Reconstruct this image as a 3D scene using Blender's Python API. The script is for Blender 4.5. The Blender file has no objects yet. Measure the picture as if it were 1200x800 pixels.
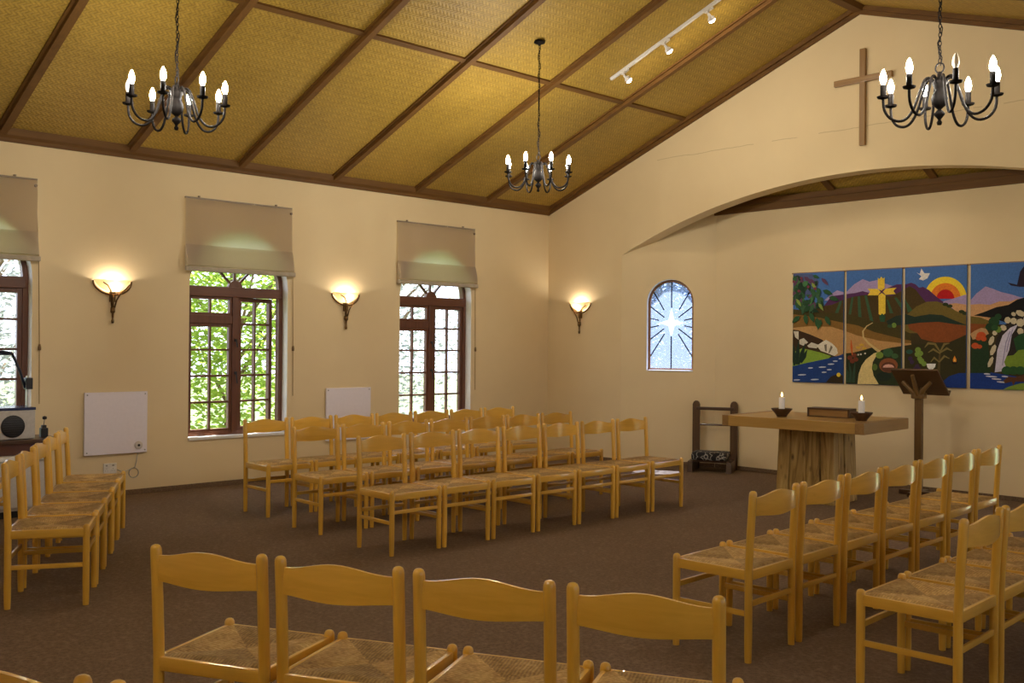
import bpy, bmesh, math, random
from math import sin, cos, pi, radians, sqrt, atan2
from mathutils import Vector, Matrix
from mathutils.geometry import tessellate_polygon
random.seed(7)
C = bpy.context.scene.collection

# ------------------------------------------------------------------ camera
F, YAW, PITCH, ROLL, CX, CY, CZ = 1164.87, .815075, .003595, .008906, 9.99537, -10.12362, 1.55
fw = Vector((-sin(YAW)*cos(PITCH), cos(YAW)*cos(PITCH), sin(PITCH)))
rt0 = Vector((cos(YAW), sin(YAW), 0)); up0 = rt0.cross(fw)
rt = rt0*cos(ROLL) + up0*sin(ROLL); up = -rt0*sin(ROLL) + up0*cos(ROLL)
cd = bpy.data.cameras.new('camera'); cam = bpy.data.objects.new('camera', cd); C.objects.link(cam)
cd.sensor_width = 36; cd.lens = 36*F/1200; cd.clip_end = 200; cd.clip_start = .05
m = Matrix((( rt.x, up.x, -fw.x, CX), (rt.y, up.y, -fw.y, CY), (rt.z, up.z, -fw.z, CZ), (0, 0, 0, 1)))
cam.matrix_world = m
bpy.context.scene.camera = cam
vs = bpy.context.scene.view_settings
vs.view_transform = 'Standard'; vs.look = 'None'; vs.gamma = 1; vs.use_curve_mapping = False; vs.exposure = 0.03

# ------------------------------------------------------------------ materials
MATS = {}
def lin(c): return tuple((x/255/12.92 if x/255 <= .04045 else ((x/255+.055)/1.055)**2.4) for x in c)
def nodes(name):
    mt = bpy.data.materials.new(name); mt.use_nodes = True
    nt = mt.node_tree; nt.nodes.clear()
    out = nt.nodes.new('ShaderNodeOutputMaterial'); b = nt.nodes.new('ShaderNodeBsdfPrincipled')
    nt.links.new(b.outputs[0], out.inputs[0])
    return mt, nt, b, out
def coords(nt, scale=(1,1,1), rot=(0,0,0)):
    tc = nt.nodes.new('ShaderNodeTexCoord'); mp = nt.nodes.new('ShaderNodeMapping')
    mp.inputs['Scale'].default_value = scale; mp.inputs['Rotation'].default_value = rot
    nt.links.new(tc.outputs['Object'], mp.inputs[0]); return mp.outputs[0]
def noise(nt, vec, scale, detail=3, rough=.55, dist=0):
    n = nt.nodes.new('ShaderNodeTexNoise'); n.inputs['Scale'].default_value = scale
    n.inputs['Detail'].default_value = detail; n.inputs['Roughness'].default_value = rough; n.inputs['Distortion'].default_value = dist
    nt.links.new(vec, n.inputs['Vector']); return n.outputs['Fac']
def ramp(nt, fac, stops):
    r = nt.nodes.new('ShaderNodeValToRGB')
    while len(r.color_ramp.elements) < len(stops): r.color_ramp.elements.new(.5)
    for e, (p, c) in zip(r.color_ramp.elements, stops): e.position = p; e.color = (*c, 1)
    nt.links.new(fac, r.inputs[0]); return r.outputs[0]
def mth(nt, op, a, b=None):
    n = nt.nodes.new('ShaderNodeMath'); n.operation = op
    for i, v in enumerate((a, b)):
        if v is None: continue
        if isinstance(v, (int, float)): n.inputs[i].default_value = v
        else: nt.links.new(v, n.inputs[i])
    return n.outputs[0]
def mixc(nt, fac, a, b, kind='MIX'):
    n = nt.nodes.new('ShaderNodeMix'); n.data_type = 'RGBA'; n.blend_type = kind
    for i, v in ((0, fac), (6, a), (7, b)):
        if isinstance(v, (int, float)): n.inputs[i].default_value = v
        elif isinstance(v, tuple): n.inputs[i].default_value = (*v, 1)
        else: nt.links.new(v, n.inputs[i])
    return n.outputs[2]
def bump(nt, b, h, strength=.3, dist=.01):
    n = nt.nodes.new('ShaderNodeBump'); n.inputs['Strength'].default_value = strength; n.inputs['Distance'].default_value = dist
    nt.links.new(h, n.inputs['Height']); nt.links.new(n.outputs[0], b.inputs['Normal'])
def plain(name, col, rough=.6, metal=0., var=.08, scale=30, coat=0., bmp=0.):
    if name in MATS: return MATS[name]
    mt, nt, b, out = nodes(name)
    v = noise(nt, coords(nt), scale)
    nt.links.new(ramp(nt, v, [(.3, tuple(x*(1-var) for x in col)), (.7, tuple(min(1, x*(1+var)) for x in col))]), b.inputs['Base Color'])
    b.inputs['Roughness'].default_value = rough; b.inputs['Metallic'].default_value = metal
    b.inputs['Coat Weight'].default_value = coat
    if bmp: bump(nt, b, v, bmp, .004)
    MATS[name] = mt; return mt
def wood(name, c1, c2, axis='z', rough=.35, coat=.2, freq=1., rnd=.16):
    if name in MATS: return MATS[name]
    mt, nt, b, out = nodes(name)
    s = {'x': (2.2, 34, 34), 'y': (34, 2.2, 34), 'z': (34, 34, 2.2)}[axis]
    oi = nt.nodes.new('ShaderNodeObjectInfo')
    v = coords(nt, tuple(q*freq for q in s))
    add = nt.nodes.new('ShaderNodeVectorMath'); add.operation = 'ADD'; nt.links.new(v, add.inputs[0])
    mr = nt.nodes.new('ShaderNodeVectorMath'); mr.operation = 'SCALE'; mr.inputs[0].default_value = (37, 51, 23)
    nt.links.new(oi.outputs['Random'], mr.inputs['Scale']); nt.links.new(mr.outputs[0], add.inputs[1])
    n1 = noise(nt, add.outputs[0], 1., 4, .6, .6)
    col = ramp(nt, n1, [(.25, c2), (.5, tuple((a+b_)/2 for a, b_ in zip(c1, c2))), (.78, c1)])
    val = mth(nt, 'ADD', mth(nt, 'MULTIPLY', oi.outputs['Random'], rnd), 1-rnd/2)
    hs = nt.nodes.new('ShaderNodeHueSaturation'); nt.links.new(val, hs.inputs['Value']); nt.links.new(col, hs.inputs['Color'])
    nt.links.new(hs.outputs[0], b.inputs['Base Color'])
    b.inputs['Roughness'].default_value = rough; b.inputs['Coat Weight'].default_value = coat; b.inputs['Coat Roughness'].default_value = .13
    bump(nt, b, n1, .06, .003)
    MATS[name] = mt; return mt
def emit(name, col, strength):
    if name in MATS: return MATS[name]
    mt = bpy.data.materials.new(name); mt.use_nodes = True; nt = mt.node_tree; nt.nodes.clear()
    o = nt.nodes.new('ShaderNodeOutputMaterial'); e = nt.nodes.new('ShaderNodeEmission')
    e.inputs[0].default_value = (*col, 1); e.inputs[1].default_value = strength
    nt.links.new(e.outputs[0], o.inputs[0]); MATS[name] = mt; return mt
def mixed(name, kind, col, col2, fac, rough=.6):
    """thin cloth / glass sheets: translucent or transparent mixed with diffuse or glossy"""
    if name in MATS: return MATS[name]
    mt = bpy.data.materials.new(name); mt.use_nodes = True; nt = mt.node_tree; nt.nodes.clear()
    o = nt.nodes.new('ShaderNodeOutputMaterial'); mx = nt.nodes.new('ShaderNodeMixShader')
    mx.inputs[0].default_value = fac
    if kind == 'cloth':
        a = nt.nodes.new('ShaderNodeBsdfDiffuse'); b = nt.nodes.new('ShaderNodeBsdfTranslucent')
        w = noise(nt, coords(nt, (1, 1, 1)), 240, 2)
        c = ramp(nt, w, [(.3, tuple(x*.85 for x in col)), (.7, col)])
        nt.links.new(c, a.inputs[0])
    elif kind == 'glass':
        a = nt.nodes.new('ShaderNodeBsdfTransparent'); b = nt.nodes.new('ShaderNodeBsdfGlossy'); b.inputs[1].default_value = .02
        a.inputs[0].default_value = (*col, 1)
    else:
        a = nt.nodes.new('ShaderNodeBsdfTransparent'); b = nt.nodes.new('ShaderNodeBsdfTranslucent')
        a.inputs[0].default_value = (*col, 1)
    b.inputs[0].default_value = (*col2, 1)
    nt.links.new(a.outputs[0], mx.inputs[1]); nt.links.new(b.outputs[0], mx.inputs[2]); nt.links.new(mx.outputs[0], o.inputs[0])
    MATS[name] = mt; return mt

def wall_mat():
    mt, nt, b, out = nodes('wall_plaster')
    v = coords(nt)
    n1 = noise(nt, v, 1.3, 4); n2 = noise(nt, v, 45, 3)
    col = ramp(nt, n1, [(.3, (.755, .605, .365)), (.7, (.795, .645, .395))])
    nt.links.new(col, b.inputs['Base Color']); b.inputs['Roughness'].default_value = .75
    b.inputs['Specular IOR Level'].default_value = .3
    bump(nt, b, n2, .12, .004)
    return mt
def gable_mat():
    mt, nt, b, out = nodes('gable_plaster')
    v = coords(nt)
    n1 = noise(nt, v, 1.3, 4); n2 = noise(nt, v, 45, 3)
    col = ramp(nt, n1, [(.3, (.755, .605, .365)), (.7, (.795, .645, .395))])
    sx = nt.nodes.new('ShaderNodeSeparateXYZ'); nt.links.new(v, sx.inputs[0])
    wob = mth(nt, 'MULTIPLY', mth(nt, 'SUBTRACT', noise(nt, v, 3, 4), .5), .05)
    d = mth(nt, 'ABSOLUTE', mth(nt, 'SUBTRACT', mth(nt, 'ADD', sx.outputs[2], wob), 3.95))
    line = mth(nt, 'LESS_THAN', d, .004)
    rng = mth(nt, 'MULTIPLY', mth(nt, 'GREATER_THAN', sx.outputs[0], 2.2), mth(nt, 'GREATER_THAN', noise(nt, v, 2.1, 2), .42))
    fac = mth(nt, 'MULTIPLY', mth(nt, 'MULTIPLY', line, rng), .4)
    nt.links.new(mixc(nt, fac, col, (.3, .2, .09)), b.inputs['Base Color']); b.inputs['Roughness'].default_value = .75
    b.inputs['Specular IOR Level'].default_value = .3
    bump(nt, b, n2, .12, .004)
    return mt
def weave_mat():
    mt, nt, b, out = nodes('woven_reed_ceiling')
    tc = nt.nodes.new('ShaderNodeTexCoord'); sx = nt.nodes.new('ShaderNodeSeparateXYZ')
    nt.links.new(tc.outputs['Object'], sx.inputs[0])
    x, y = sx.outputs[0], sx.outputs[1]
    w = 1/.030
    u = mth(nt, 'MULTIPLY', mth(nt, 'ADD', x, y), w*.7071); v = mth(nt, 'MULTIPLY', mth(nt, 'SUBTRACT', x, y), w*.7071)
    fu, fv = mth(nt, 'FLOOR', u), mth(nt, 'FLOOR', v)
    t = mth(nt, 'FRACT', mth(nt, 'MULTIPLY', mth(nt, 'ADD', fu, fv), .25))
    over = mth(nt, 'LESS_THAN', t, .49)
    su = mth(nt, 'SINE', mth(nt, 'MULTIPLY', mth(nt, 'FRACT', u), pi)); sv = mth(nt, 'SINE', mth(nt, 'MULTIPLY', mth(nt, 'FRACT', v), pi))
    prof = mth(nt, 'ADD', mth(nt, 'MULTIPLY', over, su), mth(nt, 'MULTIPLY', mth(nt, 'SUBTRACT', 1, over), sv))
    ob = tc.outputs['Object']
    mp = nt.nodes.new('ShaderNodeMapping'); nt.links.new(ob, mp.inputs[0]); mp.inputs['Scale'].default_value = (1, 1, 1)
    big = noise(nt, mp.outputs[0], .9, 3); fine = noise(nt, mp.outputs[0], 26, 3)
    c = ramp(nt, mth(nt, 'ADD', mth(nt, 'MULTIPLY', big, .5), mth(nt, 'MULTIPLY', fine, .5)), [(.32, (.29, .178, .024)), (.5, (.41, .258, .038)), (.7, (.53, .345, .060))])
    tone = mth(nt, 'ADD', mth(nt, 'MULTIPLY', prof, .40), .62)
    tone = mth(nt, 'ADD', tone, mth(nt, 'MULTIPLY', over, .06))
    hs = nt.nodes.new('ShaderNodeHueSaturation'); nt.links.new(c, hs.inputs['Color']); nt.links.new(tone, hs.inputs['Value'])
    nt.links.new(hs.outputs[0], b.inputs['Base Color']); b.inputs['Roughness'].default_value = .55
    bump(nt, b, prof, .35, .006)
    return mt
def carpet_mat():
    mt, nt, b, out = nodes('carpet')
    v = coords(nt)
    n1 = noise(nt, v, 140, 2); n2 = noise(nt, v, 1.1, 3)
    mp = nt.nodes.new('ShaderNodeMapping'); nt.links.new(v, mp.inputs[0]); mp.inputs['Scale'].default_value = (30, 30, 30)
    vo = nt.nodes.new('ShaderNodeTexVoronoi'); vo.inputs['Scale'].default_value = 1.6; nt.links.new(mp.outputs[0], vo.inputs['Vector'])
    c = ramp(nt, mth(nt, 'ADD', mth(nt, 'MULTIPLY', n1, .6), mth(nt, 'MULTIPLY', vo.outputs['Distance'], .4)), [(.25, (.118, .077, .048)), (.6, (.192, .127, .080)), (.8, (.26, .177, .114))])
    hs = nt.nodes.new('ShaderNodeHueSaturation'); nt.links.new(c, hs.inputs['Color'])
    nt.links.new(mth(nt, 'ADD', mth(nt, 'MULTIPLY', n2, .25), .88), hs.inputs['Value'])
    nt.links.new(hs.outputs[0], b.inputs['Base Color']); b.inputs['Roughness'].default_value = .95
    b.inputs['Specular IOR Level'].default_value = .15
    bump(nt, b, n1, .6, .006)
    return mt
def rush_mat():
    mt, nt, b, out = nodes('woven_rush')
    tc = nt.nodes.new('ShaderNodeTexCoord'); sx = nt.nodes.new('ShaderNodeSeparateXYZ')
    nt.links.new(tc.outputs['Object'], sx.inputs[0])
    x = sx.outputs[0]; y = mth(nt, 'SUBTRACT', sx.outputs[1], .21)
    side = mth(nt, 'GREATER_THAN', mth(nt, 'ABSOLUTE', x), mth(nt, 'ABSOLUTE', y))
    q = mth(nt, 'ADD', mth(nt, 'MULTIPLY', side, y), mth(nt, 'MULTIPLY', mth(nt, 'SUBTRACT', 1, side), x))
    q = mth(nt, 'ADD', q, mth(nt, 'MULTIPLY', noise(nt, tc.outputs['Object'], 25, 2), .012)); ph = mth(nt, 'MULTIPLY', q, 2*pi/.013)
    st = mth(nt, 'ADD', mth(nt, 'MULTIPLY', mth(nt, 'SINE', ph), .5), .5)
    ob = tc.outputs['Object']
    oi = nt.nodes.new('ShaderNodeObjectInfo')
    n1 = noise(nt, ob, 60, 3); n2 = noise(nt, ob, 9, 2)
    f = mth(nt, 'ADD', mth(nt, 'MULTIPLY', n1, .55), mth(nt, 'MULTIPLY', n2, .45))
    c = ramp(nt, f, [(.3, (.24, .135, .038)), (.5, (.45, .28, .092)), (.7, (.64, .445, .18))])
    tone = mth(nt, 'ADD', mth(nt, 'MULTIPLY', st, .26), mth(nt, 'ADD', mth(nt, 'MULTIPLY', side, .30), .64))
    tone = mth(nt, 'MULTIPLY', tone, mth(nt, 'ADD', mth(nt, 'MULTIPLY', oi.outputs['Random'], .2), .9))
    hs = nt.nodes.new('ShaderNodeHueSaturation'); nt.links.new(c, hs.inputs['Color']); nt.links.new(tone, hs.inputs['Value'])
    nt.links.new(hs.outputs[0], b.inputs['Base Color']); b.inputs['Roughness'].default_value = .65; b.inputs['Specular IOR Level'].default_value = .15
    bump(nt, b, st, .35, .004)
    return mt
def timber_block_mat():
    mt, nt, b, out = nodes('rough_sawn_timber')
    v = coords(nt, (7, 7, .9)); n1 = noise(nt, v, 1.6, 5, .6, 1.4)
    v2 = coords(nt, (3, 3, 3)); vo = nt.nodes.new('ShaderNodeTexVoronoi'); vo.inputs['Scale'].default_value = 1.5
    mp = nt.nodes.new('ShaderNodeMapping'); mp.inputs['Scale'].default_value = (2.2, 2.2, 1.1); nt.links.new(v2, mp.inputs[0]); nt.links.new(mp.outputs[0], vo.inputs['Vector'])
    kn = ramp(nt, vo.outputs['Distance'], [(.05, (.05, .02, .005)), (.22, (1, 1, 1))])
    c = ramp(nt, n1, [(.30, (.10, .05, .012)), (.46, (.36, .22, .06)), (.7, (.56, .39, .14))])
    nt.links.new(mixc(nt, .8, c, kn, 'MULTIPLY'), b.inputs['Base Color']); b.inputs['Roughness'].default_value = .5
    bump(nt, b, n1, .3, .01)
    return mt
def leaf_mat(name, col, tr):
    mt = bpy.data.materials.new(name); mt.use_nodes = True; nt = mt.node_tree; nt.nodes.clear()
    o = nt.nodes.new('ShaderNodeOutputMaterial'); mx = nt.nodes.new('ShaderNodeMixShader'); mx.inputs[0].default_value = .45
    a = nt.nodes.new('ShaderNodeBsdfDiffuse'); b = nt.nodes.new('ShaderNodeBsdfTranslucent')
    n = noise(nt, coords(nt), 2.3, 3)
    nt.links.new(ramp(nt, n, [(.3, tuple(x*.55 for x in col)), (.7, col)]), a.inputs[0])
    b.inputs[0].default_value = (*tr, 1)
    nt.links.new(a.outputs[0], mx.inputs[1]); nt.links.new(b.outputs[0], mx.inputs[2]); nt.links.new(mx.outputs[0], o.inputs[0])
    return mt

WALL = wall_mat(); GABLE = gable_mat(); WEAVE = weave_mat(); CARPET = carpet_mat(); RUSH = rush_mat(); BLOCK = timber_block_mat()
B1, B2 = (.82, .485, .066), (.68, .378, .041)
BX, BY, BZ = (wood('beech_grain_'+a, B1, B2, a, .35, .9) for a in 'xyz')
D1, D2 = (.185, .082, .010), (.10, .041, .005)
DX, DY, DZ = (wood('brown_beam_'+a, D1, D2, a, .7, .0, .6) for a in 'xyz')
K1, K2 = (.085, .038, .014), (.045, .018, .007)
KX, KY, KZ = (wood('dark_stained_'+a, K1, K2, a, .4, .2) for a in 'xyz')
T1, T2 = (.36, .20, .06), (.24, .12, .03)
TX, TY, TZ = (wood('oak_'+a, T1, T2, a, .4, .2) for a in 'xyz')
A1, A2 = (.47, .28, .075), (.36, .20, .045)
AX, AY, AZ = (wood('altar_top_'+a, A1, A2, a, .35, .25, .7) for a in 'xyz')
MEX, MEZ = (wood('meranti_'+a, (.16, .055, .025), (.09, .028, .013), a, .4, .2) for a in 'xz')
WHITE = plain('white_panel', (.86, .81, .89), .45, var=.02)
WREV = plain('white_reveal', (.80, .78, .74), .6, var=.03)
BRONZE = plain('bronze', (.16, .095, .04), .35, .85, .2)
IRON = plain('dark_iron', (.009, .007, .006), .6, .0, .2); IRON.node_tree.nodes['Principled BSDF'].inputs['Specular IOR Level'].default_value = .08
BLACK = plain('black_plastic', (.012, .012, .014), .4, var=.1)
WAX = plain('white_wax', (.85, .82, .80), .4, var=.02)
CLOTH = mixed('blind_linen', 'cloth', (.52, .445, .40), (.95, .88, .66), .58)
GLASS = mixed('clear_glass', 'glass', (.96, .98, .98), (1, 1, 1), .06)
FROST = mixed('frosted_glass', 'frost', (.60, .69, .88), (.70, .80, 1.0), .10)
ALAB = mixed('alabaster_glass', 'cloth', (.85, .62, .36), (.52, .34, .16), .32)
LAMP = (1.0, .80, .53)
BULB = emit('lit_bulb', (1.0, .925, .80), 430)
SCB = emit('sconce_bulb', (1.0, .89, .74), 215)
SPOTE = emit('lit_spot', (1.0, .86, .66), 260)
FLAME = emit('candle_flame', (1.0, .62, .22), 9)
DEADBULB = plain('unlit_bulb', (.78, .72, .64), .25, var=.02)

# ------------------------------------------------------------------ mesh helpers
def newbm(): return bmesh.new()
def link(name, bm, mats, parent=None, smooth=None, loc=None, rz=None):
    me = bpy.data.meshes.new(name); bm.normal_update(); bm.to_mesh(me); bm.free()
    for mt in (mats if isinstance(mats, (list, tuple)) else [mats]): me.materials.append(mt)
    if smooth is not None: me.shade_smooth() if smooth is True else me.set_sharp_from_angle(angle=radians(smooth))
    if isinstance(smooth, (int, float)) and smooth is not True:
        for p in me.polygons: p.use_smooth = True
        me.set_sharp_from_angle(angle=radians(smooth))
    o = bpy.data.objects.new(name, me); C.objects.link(o)
    if parent: o.parent = parent
    if loc: o.location = loc
    if rz: o.rotation_euler.z = rz
    return o
def empty(name, loc=(0,0,0), rz=0, parent=None):
    o = bpy.data.objects.new(name, None); o.empty_display_size = .1; C.objects.link(o)
    o.location = loc; o.rotation_euler.z = rz
    if parent: o.parent = parent
    return o
def tag(o, label, cat, group=None):
    o['label'] = label; o['category'] = cat
    if group: o['group'] = group
    return o
def struct(o): o['kind'] = 'structure'; return o
def box(bm, c, s, rot=None, bev=0., mi=0):
    r = bmesh.ops.create_cube(bm, size=1); vs_ = r['verts']
    bmesh.ops.scale(bm, vec=s, verts=vs_)
    fs = list({f for v in vs_ for f in v.link_faces})
    if bev:
        es = list({e for v in vs_ for e in v.link_edges})
        rr = bmesh.ops.bevel(bm, geom=es, offset=bev, segments=2, affect='EDGES', profile=.6)
        vs_ = list({v for f in rr['faces'] for v in f.verts} | {v for v in vs_ if v.is_valid})
        fs = list({f for v in vs_ for f in v.link_faces})
    if rot is not None: bmesh.ops.rotate(bm, cent=(0,0,0), matrix=rot, verts=vs_)
    bmesh.ops.translate(bm, vec=c, verts=vs_)
    for f in fs: f.material_index = mi
    return vs_
def bxyz(bm, x0, x1, y0, y1, z0, z1, bev=0., mi=0):
    return box(bm, ((x0+x1)/2, (y0+y1)/2, (z0+z1)/2), (abs(x1-x0), abs(y1-y0), abs(z1-z0)), None, bev, mi)
def lathe(bm, prof, c=(0,0,0), seg=14, a0=0, a1=2*pi, mat=None, mi=0):
    full = abs(a1-a0-2*pi) < 1e-6; n = seg if full else seg+1
    rings = []
    for r, z in prof:
        if r < 1e-6: rings.append([bm.verts.new((0, 0, z))]*n); continue
        rings.append([bm.verts.new((r*cos(a0+(a1-a0)*k/seg), r*sin(a0+(a1-a0)*k/seg), z)) for k in range(n)])
    vs_ = list({v for r in rings for v in r}); fs = []
    for a, b in zip(rings, rings[1:]):
        for k in range(seg):
            k2 = (k+1) % n
            q = [a[k], a[k2], b[k2], b[k]]; u = []
            for v in q:
                if v not in u: u.append(v)
            if len(u) > 2: fs.append(bm.faces.new(u))
    for f in fs: f.material_index = mi
    if mat is not None: bmesh.ops.transform(bm, matrix=mat, verts=vs_)
    bmesh.ops.translate(bm, vec=c, verts=vs_)
    return vs_
def tube(bm, pts, r, seg=8, caps=True, mi=0):
    pts = [Vector(p) for p in pts]; rs = r if isinstance(r, (list, tuple)) else [r]*len(pts)
    rings = []; ref = Vector((0, 0, 1))
    t0 = (pts[1]-pts[0]).normalized()
    if abs(t0.z) > .9: ref = Vector((1, 0, 0))
    nrm = t0.cross(ref).normalized()
    for i, p in enumerate(pts):
        t = (pts[min(i+1, len(pts)-1)] - pts[max(i-1, 0)]).normalized()
        nrm = (nrm - t*nrm.dot(t)).normalized(); bn = t.cross(nrm)
        rings.append([bm.verts.new(p + (nrm*cos(2*pi*k/seg) + bn*sin(2*pi*k/seg))*rs[i]) for k in range(seg)])
    for a, b in zip(rings, rings[1:]):
        for k in range(seg): bm.faces.new((a[k], a[(k+1) % seg], b[(k+1) % seg], b[k])).material_index = mi
    if caps:
        bm.faces.new(rings[0][::-1]).material_index = mi; bm.faces.new(rings[-1]).material_index = mi
def prism(bm, poly, y0, y1, mi=0, axis='y'):
    """poly of (a,b) pairs extruded: axis y -> (a, y, b); axis x -> (x, a, b); axis z -> (a, b, z)"""
    f = {'y': lambda a, b, t: (a, t, b), 'x': lambda a, b, t: (t, a, b), 'z': lambda a, b, t: (a, b, t)}[axis]
    lo = [bm.verts.new(f(a, b, y0)) for a, b in poly]; hi = [bm.verts.new(f(a, b, y1)) for a, b in poly]
    n = len(poly)
    fs = [bm.faces.new((lo[i], lo[(i+1) % n], hi[(i+1) % n], hi[i])) for i in range(n)]
    fs.append(bm.faces.new(lo[::-1])); fs.append(bm.faces.new(hi))
    for q in fs: q.material_index = mi
    return fs
def ring(bm, outer, inner, y0, y1, closed=True, mi=0):
    n = len(outer); V = {}
    for nm, pl, y in (('o0', outer, y0), ('o1', outer, y1), ('i0', inner, y0), ('i1', inner, y1)):
        V[nm] = [bm.verts.new((a, y, b)) for a, b in pl]
    for k in range(n if closed else n-1):
        j = (k+1) % n
        for a, b in (('o0', 'i0'), ('i0', 'i1'), ('i1', 'o1'), ('o1', 'o0')):
            bm.faces.new((V[a][k], V[a][j], V[b][j], V[b][k])).material_index = mi
    bmesh.ops.recalc_face_normals(bm, faces=bm.faces)
def fix(bm): bmesh.ops.recalc_face_normals(bm, faces=bm.faces[:]); return bm
def clone(root, loc=None, rz=None, label=None, group=None, skip=()):
    def cp(o, par):
        c = o.copy(); C.objects.link(c)
        if par: c.parent = par
        for ch in list(o.children):
            if ch.name.split('.')[0] not in skip: cp(ch, c)
        return c
    c = cp(root, None)
    if loc is not None: c.location = loc
    if rz is not None: c.rotation_euler.z = rz
    if label: c['label'] = label
    if group: c['group'] = group
    return c

# ------------------------------------------------------------------ room shell
EAVE, APX, APZ, DEP = 3.404, 4.719, 5.172, .587
SL = (APZ-EAVE)/APX; SR = .33; RW, BK = 11.2, -12.0
ANG = atan2(.587, 1.086)                                            # splay of the recess walls
def top_gable(x): return (EAVE+.08+SL*x) if x <= APX else (APZ+.08-SR*(x-APX))
def arcpts(kind, u0, u1, spring, n=18):
    if kind == 'semi':
        c, r = (u0+u1)/2, (u1-u0)/2
        return [(c-r*cos(pi*k/n), spring+r*sin(pi*k/n)) for k in range(n+1)]
    if kind == 'rect': return [(u0, spring), (u1, spring)]
    rise = kind; a = (u1-u0)/2; c = (u0+u1)/2; R = (a*a+rise*rise)/(2*rise); th = math.asin(a/R)
    return [(c+R*sin(-th+2*th*k/48), spring+rise-R+R*cos(-th+2*th*k/48)) for k in range(49)]
def arch_wall(name, u_end, topf, t, ops, loc, rz, mats, breaks=()):
    bm = newbm()
    def quad(ps, mi=0, flip=False):
        f = bm.faces.new([bm.verts.new(p) for p in (ps[::-1] if flip else ps)]); f.material_index = mi
    cuts = sorted(set([0, u_end] + [b for b in breaks]))
    solid = []; cur = 0
    for o in sorted(ops, key=lambda o: o[1]): solid.append((cur, o[1])); cur = o[2]
    solid.append((cur, u_end))
    def strip(u0, u1, z0f, z1f):
        us = [u0] + [c for c in cuts if u0+1e-6 < c < u1-1e-6] + [u1]
        for a, b in zip(us, us[1:]):
            for y, fl in ((0, False), (t, True)):
                quad([(a, y, z0f(a)), (b, y, z0f(b)), (b, y, z1f(b)), (a, y, z1f(a))], 0, fl)
            quad([(a, 0, z1f(a)), (b, 0, z1f(b)), (b, t, z1f(b)), (a, t, z1f(a))])
    for a, b in solid: strip(a, b, lambda u: 0, topf)
    for kind, u0, u1, sill, spring in ops:
        pts = arcpts(kind, u0, u1, spring)
        if sill > 0:
            strip(u0, u1, lambda u: 0, lambda u: sill)
        mi = 1
        for (a, za), (b, zb) in zip(pts, pts[1:]):
            for y, fl in ((0, False), (t, True)):
                quad([(a, y, za), (b, y, zb), (b, y, topf(b)), (a, y, topf(a))], 0, fl)
            quad([(a, 0, za), (a, t, za), (b, t, zb), (b, 0, zb)], mi)
            quad([(a, 0, topf(a)), (b, 0, topf(b)), (b, t, topf(b)), (a, t, topf(a))])
        quad([(u0, 0, sill), (u0, t, sill), (u0, t, pts[0][1]), (u0, 0, pts[0][1])], mi)
        quad([(u1, 0, sill), (u1, 0, pts[-1][1]), (u1, t, pts[-1][1]), (u1, t, sill)], mi)
        for f in bm.faces:
            pass
    quad([(0, 0, 0), (0, 0, topf(0)), (0, t, topf(0)), (0, t, 0)]); quad([(u_end, 0, 0), (u_end, t, 0), (u_end, t, topf(u_end)), (u_end, 0, topf(u_end))])
    bmesh.ops.remove_doubles(bm, verts=bm.verts, dist=1e-5)
    o = link(name, bm, mats); o.location = loc; o.rotation_euler.z = rz
    return struct(o)
WT = .25
WC = [-7.56, -4.81, -2.045]; WH = .59; SILL, SPR = .535, 2.15
arch_wall('wall_left', -BK, lambda u: EAVE+.3, WT, [('semi', c-BK-WH, c-BK+WH, SILL, SPR) for c in WC], (0, BK, 0), pi/2, [WALL, WREV])
RC = [-2.4, -5.2, -8.0]
arch_wall('wall_right', -BK, lambda u: 3.3, WT, [('semi', -c-WH, -c+WH, SILL, SPR) for c in RC], (RW, 0, 0), -pi/2, [WALL, WREV])
arch_wall('wall_back', RW+.5, lambda u: top_gable(RW+.25-u), WT, [('rect', .6, 2.0, 0, 2.1)], (RW+.25, BK, 0), pi, [WALL, WREV], breaks=(RW+.25-APX,))
arch_wall('wall_gable', RW+.5, lambda u: top_gable(u-.25), .22, [(.715, 1.372+.25, 8.058+.25, 0, 2.757)], (-.25, 0, 0), 0, [GABLE, GABLE], breaks=(APX+.25,))
SPL = 1.2345
arch_wall('wall_splay_left', SPL, lambda u: 3.7, .2, [('semi', .341, .95, 1.235, 2.125)], (1.372, 0, 0), ANG, [WALL, WREV])
arch_wall('wall_splay_right', SPL, lambda u: 3.7, .2, [('semi', SPL-.95, SPL-.341, .06, 2.125)], (8.058-1.086, DEP, 0), -ANG, [WALL, WREV])
bm = newbm(); bxyz(bm, 2.44, 6.99, DEP, DEP+.2, 0, 3.7); struct(link('wall_recess', bm, WALL))
bm = newbm(); bxyz(bm, -.25, RW+.25, BK-.25, 1.0, -.2, 0); struct(link('floor', bm, CARPET))

def slope_slab(name, x0, z0, x1, z1, y0, y1, th, mat):
    bm = newbm(); prism(bm, [(x0, z0), (x1, z1), (x1, z1+th), (x0, z0+th)], y0, y1); fix(bm)
    return struct(link(name, bm, mat))
CZ0 = EAVE+.096
slope_slab('ceiling', -.6, CZ0-.6*SL, APX, CZ0+SL*APX, BK-.3, .3, .12, WEAVE)  # unseen eave past the left wall is added to keep sun off the windows
slope_slab('ceiling_right_slope', APX, CZ0+SL*APX, RW+.8, CZ0+SL*APX-SR*(RW+.8-APX), BK-.3, .3, .12, WEAVE)
# lean-to ceiling over the recess
bm = newbm(); prism(bm, [(.10, 3.62), (.82, 3.30), (.82, 3.41), (.10, 3.73)], 1.0, 8.4, axis='x'); fix(bm); struct(link('ceiling_recess', bm, WEAVE))
ti = [0]
def trim(bm, mat, smooth=None):
    ti[0] += 1; return struct(link('trim_%d' % ti[0], bm, mat, smooth=smooth))
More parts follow.
